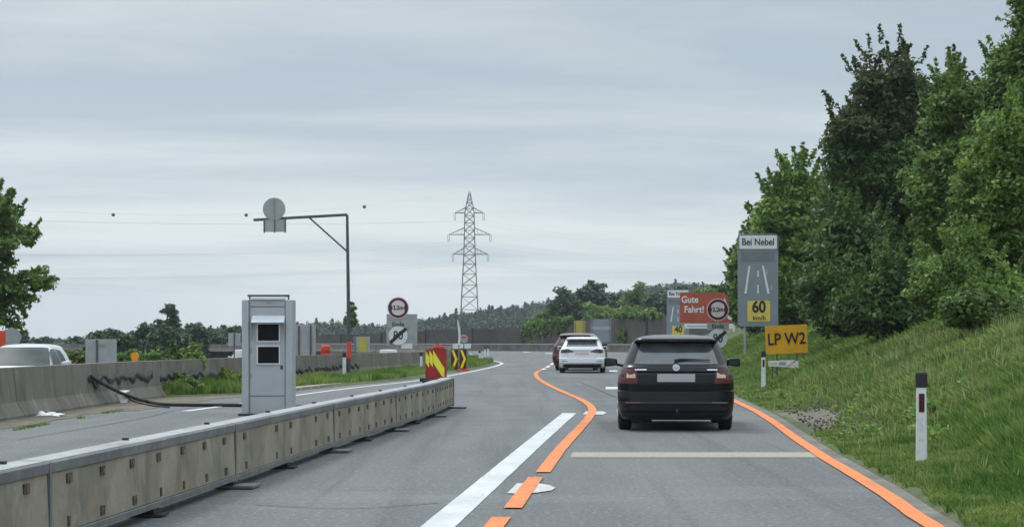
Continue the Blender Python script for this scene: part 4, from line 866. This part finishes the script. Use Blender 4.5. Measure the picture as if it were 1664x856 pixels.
# ground wire with marker balls
p = [top] + [(gx(px, Y_), Y_, gz(py_, Y_)) for px, py_, Y_ in ((592, 336, 680), (400, 349.5, 600), (184, 349, 520), (-100, 335, 440))]
tag(MB().tube(smoothp(p, 3), .015, 'wiresteel', 4).build('power_line'), 'topmost thin wire from the tip of the pylon carrying red balls', 'power line', 'power lines strung from the pylon')
for (px, py_, Y_, r_, lb) in ((592, 336, 680, .60, 'small red marker ball on the wire, nearest the pylon'), (400, 349.5, 600, .52, 'small red marker ball on the wire above the camera tower'), (184, 349, 520, .46, 'small red marker ball on the wire, farthest left')):
    bm = bmesh.new(); bmesh.ops.create_icosphere(bm, subdivisions=3, radius=r_); me = bpy.data.meshes.new('marker_ball'); bm.to_mesh(me); bm.free(); me.shade_smooth(); me.materials.append(MATS['ballred'])
    o = bpy.data.objects.new('marker_ball', me); C.objects.link(o); o.location = (gx(px, Y_), Y_, gz(py_, Y_)); tag(o, lb, 'marker ball', 'red marker balls on the wire')
# ------------------------------------------------------------------ vegetation
def leaf_mesh(cent, rad, per, size, up=.35, aspect=1.7, flat=.75, droop=0.0):
    """cent (n,3), rad (n,), leaves per clump -> vertex array of diamond leaf quads"""
    n = len(cent); idx = np.repeat(np.arange(n), per); m = len(idx)
    d = rng.normal(size=(m, 3)); d /= np.linalg.norm(d, axis=1)[:, None]; rr_ = rng.random(m) ** .45
    c = cent[idx] + d * (rad[idx] * rr_)[:, None] * np.array([1, 1, flat])
    nrm = rng.normal(size=(m, 3)) + d * .6; nrm[:, 2] = np.abs(nrm[:, 2]) + up; nrm /= np.linalg.norm(nrm, axis=1)[:, None]
    a = np.cross(nrm, rng.normal(size=(m, 3))); a /= np.linalg.norm(a, axis=1)[:, None]; b_ = np.cross(nrm, a)
    s_ = size * rng.uniform(.6, 1.35, m)[:, None]
    v = np.stack([c - a * s_ * aspect * .5, c + b_ * s_ * .42 + a * s_ * .08, c + a * s_ * aspect * .5 - nrm * s_ * .25, c - b_ * s_ * .42 + a * s_ * .08], 1)
    return v.reshape(-1, 3)
def leaves_obj(name, V, m, parent=None):
    me = bpy.data.meshes.new(name); me.vertices.add(len(V)); me.vertices.foreach_set('co', V.astype('f').ravel()); quads(me, np.arange(len(V)).reshape(-1, 4)); me.materials.append(MATS[m])
    o = bpy.data.objects.new(name, me); C.objects.link(o)
    if parent: o.parent = parent
    return o
def tree(X, Y, base, lobes, nclump, per, size, m, label, trunk=.16, crad=.55, group=None, hole=.0, bark='bark', name='broadleaf_tree', limbs=16, m2=None, fl=.5, shoots=0):
    """lobes: (dx,dy,z,rx,ry,rz) ellipsoids above the base"""
    t = empty(name, (X, Y, base), label, 'tree' if 'bush' not in name else 'bush', group); lob = np.array(lobes, float); vol = lob[:, 3] * lob[:, 4] * lob[:, 5]; pick = rng.choice(len(lob), nclump * 2, p=vol / vol.sum())
    d = rng.normal(size=(nclump * 2, 3)); d /= np.linalg.norm(d, axis=1)[:, None]; r_ = rng.uniform(.35, 1.0, nclump * 2) ** .55
    wob = np.array([1 + .42 * noise.noise(Vector(q) * 2.3 + Vector((X, Y, k_))) for q, k_ in zip(d, pick)])
    c = lob[pick, :3] + d * lob[pick, 3:] * (r_ * wob)[:, None]
    off = rng.uniform(0, 99); keep = np.array([noise.noise(Vector(q) * .75 + Vector((off, 0, 0))) > -.22 + hole for q in c]) & (c[:, 2] > .15); c = c[keep][:nclump]
    rad = crad * rng.uniform(.5, 1.3, len(c))
    if shoots:
        ctr = np.array([0, 0, lob[0, 2]]); rel = (c - ctr) / lob[0, 3:]; o_ = np.argsort(-(np.linalg.norm(rel, axis=1) + rel[:, 2] * .35 + rng.uniform(0, .35, len(c))))[:shoots]; sc_ = []; sr_ = []
        for q in o_:
            dr = rel[q] / np.linalg.norm(rel[q]) + np.array([0, 0, .7]) + rng.normal(size=3) * .3; dr /= np.linalg.norm(dr); ln_ = rng.uniform(.4, 1.0) * crad * 1.7
            for f in np.linspace(.25, 1, 6): sc_.append(c[q] + dr * ln_ * (f + .4)); sr_.append(crad * .27 * (1.25 - f))
        shoot_v = leaf_mesh(np.array(sc_), np.array(sr_), 7, size * .9)
    else: shoot_v = None
    if m2:
        s_ = c[:, 2] > np.quantile(c[:, 2], .72)
        leaves_obj('crown', leaf_mesh(c[~s_], rad[~s_], per, size, flat=fl), m, t); leaves_obj('crown_top', np.concatenate([leaf_mesh(c[s_], rad[s_] * .8, int(per * .8), size)] + ([shoot_v] if shoots else [])), m2, t)
    else: leaves_obj('crown', np.concatenate([leaf_mesh(c, rad, per, size, flat=fl)] + ([shoot_v] if shoots else [])), m, t)
    if trunk:
        top_ = lob[:, 2].max(); b = MB(); tx, ty = float(lob[:, 0].mean()) * .3, float(lob[:, 1].mean()) * .3
        b.tube([(0, 0, -.4), (tx * .3, ty * .3, top_ * .3), (tx * .7, ty * .7, top_ * .65), (tx, ty, top_)], [trunk * 1.25, trunk, trunk * .7, trunk * .3], bark, 9); b.build('trunk', t, smooth=True)
        b = MB(); order = rng.permutation(len(c))[:limbs]
        for q in order:
            e = c[q]; z0_ = max(.15 * top_, min(e[2] * .6, top_ * .9)); f = z0_ / top_; s0 = Vector((tx * f, ty * f, z0_)); e = Vector(e); mid = s0.lerp(e, .5) + Vector((0, 0, .25)); b.tube([s0, mid, e], [trunk * .38, trunk * .24, trunk * .08], bark, 6, False)
        b.build('limbs', t, smooth=True)
    return t
T = tree
def right_tree(px, Y, py_top, wpx, label, m, n, per=70, size=.15, zlow=1.2, seed=0, m2=None, extra=(), hole=0., crad=.55, flatbot=.12, d=0):
    py_top += 30 if py_top < 200 else 22; X = gx(px, Y); base = gnd(X, Y); H = gz(py_top, Y) - base; rx = wpx / 2 * Y / F; rs = random.Random(seed); per = int(per * 1.35); size = size * .84
    lobes = [(0, 0, H * .48, rx * .88, rx * .8, H * .44), (rs.uniform(-.2, .2) * rx, 0, H * .80, rx * .45, rx * .45, H * .2)]
    for q in range(13): a = rs.uniform(0, 6.28); lobes.append((rx * .75 * math.cos(a) * rs.uniform(.6, 1.1), rx * .55 * math.sin(a), H * rs.uniform(.18, .78), rx * rs.uniform(.22, .42), rx * .35, H * rs.uniform(.08, .16)))
    n = int(n * 1.25)
    return tree(X, Y, base, lobes + list(extra), n, per, size, m, label, trunk=.05 + H * .016, crad=crad, group='trees on the right embankment', hole=hole, limbs=26, m2=m2, shoots=42)
right_tree(1470, 66, 62, 255, 'large dark green tree with bronze shoots at its top, tallest at the right', 'leafdark', 1250, 74, .135, seed=1, m2='leafbronze')
right_tree(1405, 72, 170, 140, 'dark green tree leaning out left of the tallest tree', 'leafdark', 620, 70, .14, seed=2)
right_tree(1385, 62, 330, 150, 'low dark green tree at the foot of the tallest tree', 'leafdark', 460, 75, .13, seed=3)
right_tree(1555, 60, 95, 130, 'mid green tree between the tallest tree and the bright one', 'leafmid', 600, 75, .13, seed=4)
right_tree(1640, 50, 150, 190, 'bright green tree in front at the right edge', 'leaflight', 950, 80, .105, seed=5, crad=.42)
right_tree(1570, 47, 385, 160, 'bright green shrubby tree low on the slope at the right', 'leaflight', 520, 80, .10, seed=6, crad=.4)
right_tree(1680, 62, -60, 150, 'high tree whose top is cut off at the upper right corner', 'leafmid', 700, 75, .13, seed=7)
right_tree(1292, 92, 258, 135, 'light green tree behind the dark ones, left of centre of the group', 'leaflight', 560, 60, .20, seed=8, crad=.65)
right_tree(1325, 96, 275, 110, 'mid green tree right behind the fog sign', 'leafmid', 520, 65, .18, seed=9)
right_tree(1240, 108, 330, 100, 'dark slender tree at the left end of the group above the fog sign', 'leafmid', 460, 60, .21, seed=10, crad=.65)
right_tree(1218, 122, 372, 56, 'small dark tree peeping out left of the fog sign', 'leafdark', 260, 60, .22, seed=11)
right_tree(1290, 98, 400, 110, 'low dark green tree behind the yellow board', 'leafdark', 420, 65, .16, seed=12)
right_tree(1368, 74, 430, 100, 'low dark green tree on the slope right of the yellow board', 'leafdark', 430, 70, .14, seed=13)
right_tree(1470, 54, 430, 190, 'dark bushy tree low on the slope below the tallest tree', 'leafdark', 560, 75, .12, seed=14)
right_tree(1620, 42, 440, 150, 'mid green bushy tree low at the right edge', 'leafmid', 480, 75, .095, seed=15, crad=.36)
# bronze shoots breaking the outline of the tallest tree
# left tree
X = gx(-70, 75); rs = random.Random(5)
tree(X, 75, -.4, [(0, 0, 4.9, 2.6, 2.6, 2.2), (1.2, 0, 4.2, 1.9, 2, 1.3), (.7, 0, 6.3, 1.3, 1.5, .8), (2.5, 0, 3.9, .95, .9, .45), (2.3, 0, 3.0, 1.0, .8, .3), (-1.5, 0, 4, 2, 2, 2.0), (1.6, 0, 2.3, .8, .8, .6), (1.9, 0, 5.2, .7, .8, .6)], 520, 75, .14, 'leafmid', 'green tree at the left edge with branches reaching into the picture', trunk=.2, crad=.40, hole=.06, m2='leafmid', shoots=60)
# trees beyond the noise wall
far = [(921, 470, 44, 265, 'leaffar', 'round dark tree behind the noise wall, above the dark red car'), (962, 456, 62, 285, 'leaffar', 'tallest tree behind the noise wall, between the cars'), (940, 486, 46, 270, 'leafmid', 'mid green tree behind the yellow panel'), (1002, 474, 46, 300, 'leaffar', 'tree behind the noise wall above the blue grey panel'),
       (1035, 464, 54, 290, 'leafmid', 'mid green tree above the roof of the black car'), (1070, 476, 48, 270, 'leaffar', 'tree behind the noise wall left of the distant fog sign'), (985, 496, 60, 262, 'leafmid', 'low light green tree behind the blue grey panel'), (905, 498, 46, 268, 'leafmid', 'low tree behind the noise wall at the vines'),
       (880, 508, 44, 275, 'leafmid', 'low tree above the overgrown part of the noise wall'), (1030, 498, 70, 258, 'leaflight', 'low light green bushy tree above the noise wall by the black car'), (1105, 468, 60, 250, 'leaffar', 'dark tree behind the brown board'), (1160, 462, 60, 230, 'leafmid', 'mid green tree behind the right half of the brown board'), (1195, 452, 50, 200, 'leafdark', 'dark tree between the brown board and the fog sign')]
for i, (px, pt, wpx, Y_, m, lb) in enumerate(far):
    Y_ += 14 if Y_ > 210 else 0
    X = gx(px, Y_); base = gnd(X, Y_) if Y_ > 212 else float(emb(max(0, X - XE(Y_)), Y_)); H = gz(pt, Y_) - base; rx = wpx / 2 * Y_ / F; rs = random.Random(i)
    lobes = [(0, 0, H * .55, rx, rx, H * .42)] + [(rx * .55 * math.cos(a), rx * .5 * math.sin(a), H * rs.uniform(.4, .85), rx * .45, rx * .4, H * .15) for a in [rs.uniform(0, 6.28) for _ in range(5)]]
    tree(X, Y_, base, lobes, 170, 42, .42, m, lb, trunk=.16, crad=.95, group='trees beyond the noise wall', limbs=8)
lf = [(272, 490, 70, 205, 'leaffar', 'pointed dark tree standing above the others left of the camera tower'), (240, 525, 40, 200, 'leaffar', 'low tree at the left foot of the pointed dark tree'), (318, 520, 34, 215, 'leaffar', 'small tree right of the pointed dark tree'), (375, 520, 50, 250, 'leaffar', 'dark tree just left of the camera tower'),
      (165, 536, 50, 230, 'leafmid', 'low rounded tree above the pale sign back'), (120, 541, 60, 240, 'leaffar', 'low tree left of the pale sign back'), (205, 540, 60, 215, 'leafmid', 'low light green tree with pale stems behind the amber lamp'), (70, 541, 60, 250, 'leaffar', 'low distant tree above the pale hatchback'), (37, 534, 22, 260, 'leaffar', 'tiny pointed tree at the far left beside the sign back'),
      (345, 528, 40, 240, 'leaffar', 'low tree between the pointed tree and the camera tower'), (568, 492, 15, 210, 'leafmid', 'thin small tree directly behind the overhead sign mast'), (500, 522, 40, 300, 'leaffar', 'low tree behind the grey sign right of the camera tower'), (16, 545, 40, 240, 'leaffar', 'low tree at the left edge behind the pale hatchback')]
for i, (px, pt, wpx, Y_, m, lb) in enumerate(lf):
    X = gx(px, Y_); base = float(ground_z(X, Y_)); H = gz(pt, Y_) - base; rx = wpx / 2 * Y_ / F; rs = random.Random(i + 40)
    if i == 0: lobes = [(0, 0, H * .30, rx, rx, H * .24), (-.2, 0, H * .5, rx * .7, rx * .7, H * .2), (.1, 0, H * .68, rx * .46, rx * .46, H * .16), (0, 0, H * .84, rx * .25, rx * .25, H * .12), (0, 0, H * .94, rx * .12, rx * .12, H * .07), (rx * .6, 0, H * .42, rx * .35, rx * .4, H * .12), (-rx * .7, 0, H * .42, rx * .3, rx * .4, H * .16)]
    elif i == 10: lobes = [(0, 0, H * .72, rx * 1.2, rx, H * .13), (.2, 0, H * .9, rx * .5, rx * .5, H * .09)]
    elif i == 8: lobes = [(0, 0, H * .45, rx * .9, rx, H * .3), (0, 0, H * .8, rx * .4, rx * .4, H * .2)]
    else: lobes = [(0, 0, H * .5, rx, rx, H * .4)] + [(rx * .55 * math.cos(a), rx * .5 * math.sin(a), H * rs.uniform(.4, .85), rx * .45, rx * .4, H * .15) for a in [rs.uniform(0, 6.28) for _ in range(4)]]
    tree(X, Y_, base, lobes, (60 if i == 10 else 220) if i else 620, 42, .26, m, lb, trunk=.13, crad=(.3 if i == 10 else .6) if i else .42, group='trees beyond the left carriageway', limbs=8, bark='birchbark' if i in (4, 6, 1) else 'bark')
# birch stems in front of the left wood
for i in range(9):
    px = 150 + i * 17 + rr.uniform(-5, 5); Y_ = rr.uniform(150, 175); X = gx(px, Y_); base = float(ground_z(X, Y_)); H = gz(535 + rr.uniform(-5, 8), Y_) - base
    tree(X, Y_, base, [(0, 0, H * .72, .7, .7, H * .25)], 26, 34, .28, 'leaffar', f'thin pale birch stem, number {i + 1} from the left in front of the dark wood' if False else ['leftmost thin pale birch stem in front of the left wood', 'second thin birch stem from the left, above the pale sign back', 'thin birch stem just right of the pale sign back', 'thin birch stem left of the amber lamp', 'pale birch stem directly above the amber lamp', 'thin birch stem right of the amber lamp', 'birch stem left below the pointed dark tree', 'birch stem below the middle of the pointed dark tree', 'rightmost thin birch stem below the pointed dark tree'][i], trunk=.075, crad=.6, group='birch stems before the left wood', limbs=3, bark='birchbark', name='birch_tree')
# bushes behind the median wall on the far side of the other carriageway
bl = [(20, 575, 60, 'leafmid', 'low bush behind the pale hatchback'), (120, 572, 50, 'leafyellow', 'yellow green bush between the pale hatchback and the sign back'), (205, 572, 40, 'leafmid', 'green bush right of the pale sign back'), (240, 575, 44, 'leaflight', 'bright green bush right of the amber lamp'), (280, 570, 46, 'leafmid', 'green bush in the middle of the bush row beyond the wall'), (305, 566, 34, 'leafyellow', 'yellow green bush at the right end of the bush row')]
for i, (px, pt, wpx, m, lb) in enumerate(bl):
    Y_ = 95; X = gx(px, Y_); base = -.5; H = gz(pt, Y_) - base + .15; rx = wpx / 2 * Y_ / F * 1.25
    tree(X, Y_, base, [(0, 0, H * .45, rx, rx * .8, H * .5), (rx * .4, 0, H * .6, rx * .5, rx * .5, H * .35)], 90, 46, .13, m, lb, trunk=.03, crad=.3, group='bushes beyond the left carriageway', limbs=5, name='bush')
# vines over the noise wall
for (px, pt, wpx, ph, Y_, lb) in ((868, 524, 34, 40, 249, 'hanging green creeper on the left part of the noise wall'), (900, 520, 44, 30, 243, 'hanging green creeper over the noise wall beside the dark red car'), (1014, 536, 10, 20, 224, 'small creeper patch on the noise wall right of the blue grey panel'), (915, 517, 30, 12, 240, 'creeper trailing along the wall top left of the yellow panel'), (1040, 509, 60, 5, 220, 'fringe of leaves hanging over the noise wall top')):
    k = Y_ / F; n_ = 60; c = np.stack([gx(px, Y_) + rng.uniform(-.5, .5, n_) * wpx * k, Y_ + rng.uniform(-.3, .3, n_), gz(pt, Y_) - np.abs(rng.normal(size=n_)) * ph * k * .5], 1)
    strand = rng.integers(0, 6, n_) * wpx * k / 6 - wpx * k / 2; c[:n_ // 2, 0] = gx(px, Y_) + strand[:n_ // 2]
    # follow the wall line
    c[:, 1] = np.interp(-c[:, 0], [-p_[0] for p_ in NW], [p_[1] for p_ in NW]) - .35 + rng.uniform(-.15, .15, n_)
    o = leaves_obj('creeper', leaf_mesh(c, np.full(n_, .34), 22, .28), 'leafmid'); tag(o, lb, 'creeper', 'creepers on the noise wall')
# far wooded hill: one mass
def forest():
    cs = []; rd = []
    for _ in range(3600):
        Y_ = rng.uniform(560, 760); px = rng.uniform(-60, 1320); X = gx(px, Y_); g = float(ground_z(X, Y_)); h = rng.uniform(5.0, 7.6) * (1.0 if Y_ > 660 else .85); con = rng.random() < .07
        if con: h *= rng.uniform(1.0, 1.2)
        n_ = 9 if con else 6
        for q in range(n_):
            f = q / (n_ - 1)
            if con: cs.append((X, Y_, g + h * (.3 + .66 * f))); rd.append(1.5 * (1 - f) + .35)
            else: cs.append((X + rng.normal() * 1.5, Y_ + rng.normal() * 1.2, g + h * (.3 + .55 * f) - rng.random() * .6)); rd.append(rng.uniform(1.0, 1.9) * (1.1 - .35 * f))
    V = leaf_mesh(np.array(cs), np.array(rd), 26, .48, up=.3, flat=.85); o = leaves_obj('forest', V, 'leafhill'); tag(o, 'dark wooded hill along the horizon behind the noise wall', 'forest', kind='stuff')
forest()
# ------------------------------------------------------------------ grass
def grass(n, fx, hgt, wdt, m, name, label, lean=.35):
    P_ = fx(n); n = len(P_); a = rng.uniform(0, 2 * math.pi, n); h = hgt * rng.uniform(.5, 1.4, n) * P_[:, 3]; w_ = wdt * rng.uniform(.7, 1.3, n); dx = np.cos(a) * w_; dy = np.sin(a) * w_
    b_ = rng.uniform(0, 2 * math.pi, n); lx = np.cos(b_) * h * lean * rng.random(n); ly = np.sin(b_) * h * lean * rng.random(n)
    B = P_[:, :3]; z = np.zeros(n)
    v = np.stack([B - np.stack([dx, dy, z + .02], 1), B + np.stack([dx, dy, z - .02], 1), B + np.stack([dx * .55 + lx * .45, dy * .55 + ly * .45, h * .6], 1), B + np.stack([lx, ly, h], 1)], 1)
    o = leaves_obj(name, v.reshape(-1, 3), m); tag(o, label, 'grass', kind='stuff'); return o
def surf(X, Y):
    return emb(X - XE(Y), Y) + .015 + ss((X - XE(Y)) / .9) * np.array([noise.noise(Vector((x * 1.1, y * .8, 0))) * .09 + noise.noise(Vector((x * 3.2, y * 2.2, 5))) * .035 for x, y in zip(X, Y)])
def patchy(X, Y, s=1.0, o=0): return np.array([noise.noise(Vector((x * s + o, y * s * .6, o))) for x, y in zip(X, Y)])
def f_right(y0, y1, dmax, tall=1.0):
    def f(n):
        Y = rng.uniform(y0, y1, n); d = .10 + (dmax - .1) * rng.random(n); X = XE(Y) + d; vis = (X / Y < .27); X, Y, d = X[vis], Y[vis], d[vis]
        pn_ = patchy(X, Y, .9); pn2 = patchy(X, Y, 3.0, 7); keep = (d > .14 + .30 * pn2); keep &= ~((np.abs(Y - 34.5) < 4.5 + pn2) & (d < 1.0 + .4 * pn2))
        X, Y, d, pn_, pn2 = X[keep], Y[keep], d[keep], pn_[keep], pn2[keep]; hs = (.42 + .75 * ss((d - .4) / 1.5) + .45 * pn_ + .35 * pn2) * tall
        return np.stack([X, Y, surf(X, Y), np.clip(hs, .3, 2)], 1)
    return f
grass(190000, f_right(12, 26, 4.0), .115, .006, 'grassblade', 'grass', 'loose green grass on the near part of the right slope', lean=1.1)
grass(200000, f_right(26, 48, 9.0), .085, .012, 'grassblade', 'grass', 'green grass on the middle of the right slope under the trees', lean=1.6)
grass(140000, f_right(48, 120, 9.0), .11, .024, 'grassblade', 'grass', 'green grass on the far right slope around the signs', lean=1.6)
grass(9000, f_right(12, 50, 7.0), .22, .006, 'grassdry', 'grass', 'pale dry grass stalks scattered on the right slope', lean=.25)
def f_med(n):
    Y = rng.uniform(47, 150, n) ; Y = 47 + (Y - 47) * rng.random(n) ** .5; wx_ = np.interp(Y, [p_[1] for p_ in WALL[:14]], [p_[0] for p_ in WALL[:14]]) + .25; X = wx_ + (XL(Y) - .3 - wx_) * rng.random(n); pn_ = patchy(X, Y, .8, 3)
    keep = pn_ > -.35; X, Y, pn_ = X[keep], Y[keep], pn_[keep]; hs = .55 + .9 * pn_; hs = hs * (1 + 1.3 * np.exp(-((Y - 51) / 4.5) ** 2) * np.exp(-(X - wx_[keep]) / .6)); return np.stack([X, Y, np.full(len(X), .09), np.clip(hs, .2, 2.2)], 1)
grass(80000, f_med, .21, .014, 'grassblade', 'grass', 'rough green grass on the median strip beside the concrete wall')
def f_crack(n):
    Y = rng.uniform(30, 40, n); X = -7.35 + .05 * rng.normal(size=n); k_ = patchy(X, Y, .8, 5) > .12; return np.stack([X[k_], Y[k_], np.zeros(k_.sum()), np.full(k_.sum(), .4)], 1)
grass(1500, f_crack, .09, .008, 'grassblade', 'grass', 'low weeds in the joint of the left shoulder')
# weeds at the wall
wd_l = ['tall leafy weed clump against the wall left of the camera tower', 'bushy weed clump at the left end of the median grass', 'weed clump on the median directly left of the camera tower']
for i, (px, Y_, H, rx) in enumerate(((313, 51.5, 1.0, .55), (275, 48.5, .55, .7), (352, 53.5, .55, .8))):
    tree(gx(px, Y_), Y_, .05, [(0, 0, H * .4, rx, .35, H * .42), (0, 0, H * .7, rx * .45, .3, H * .35)], 110, 40, .05, 'leaflight' if i != 1 else 'leafmid', wd_l[i], trunk=.012, crad=.14, group='weed clumps on the median', limbs=14, name='weed_bush')

wl2 = [('leafyweed', 0)]
for i in range(26):   # broad-leaved weeds scattered on the slope
    Y_ = rr.uniform(15, 44); d_ = rr.uniform(.5, 5.0); X = float(XE(Y_)) + d_
    if X / Y_ > .26: continue
    c = np.stack([rng.normal(size=7) * .14, rng.normal(size=7) * .14, rng.uniform(.05, .26, 7)], 1); cc = c + np.array([X, Y_, float(emb(d_, Y_))])
    wl2.append(leaf_mesh(cc, np.full(7, .10), 16, .045, flat=.7))
tag(leaves_obj('ground_cover', np.concatenate(wl2[1:]), 'leaflight'), 'broad-leaved weeds scattered through the grass of the right slope', 'weeds', kind='stuff')
# ------------------------------------------------------------------ haze
hm = bpy.data.materials.new('haze'); hm.use_nodes = True; hn = hm.node_tree.nodes; hn.remove(hn['Principled BSDF']); pv = hn.new('ShaderNodeVolumePrincipled')
pv.inputs['Color'].default_value = (.86, .92, 1, 1); pv.inputs['Density'].default_value = .00020; hm.node_tree.links.new(pv.outputs[0], hn['Material Output'].inputs['Volume']); MATS['haze'] = hm
hz = MB().box((0, 1700, 32), (3200, 3800, 76), 'haze').build('haze'); tag(hz, 'thin pale haze lying over the road and the distant hill', 'haze', kind='stuff')
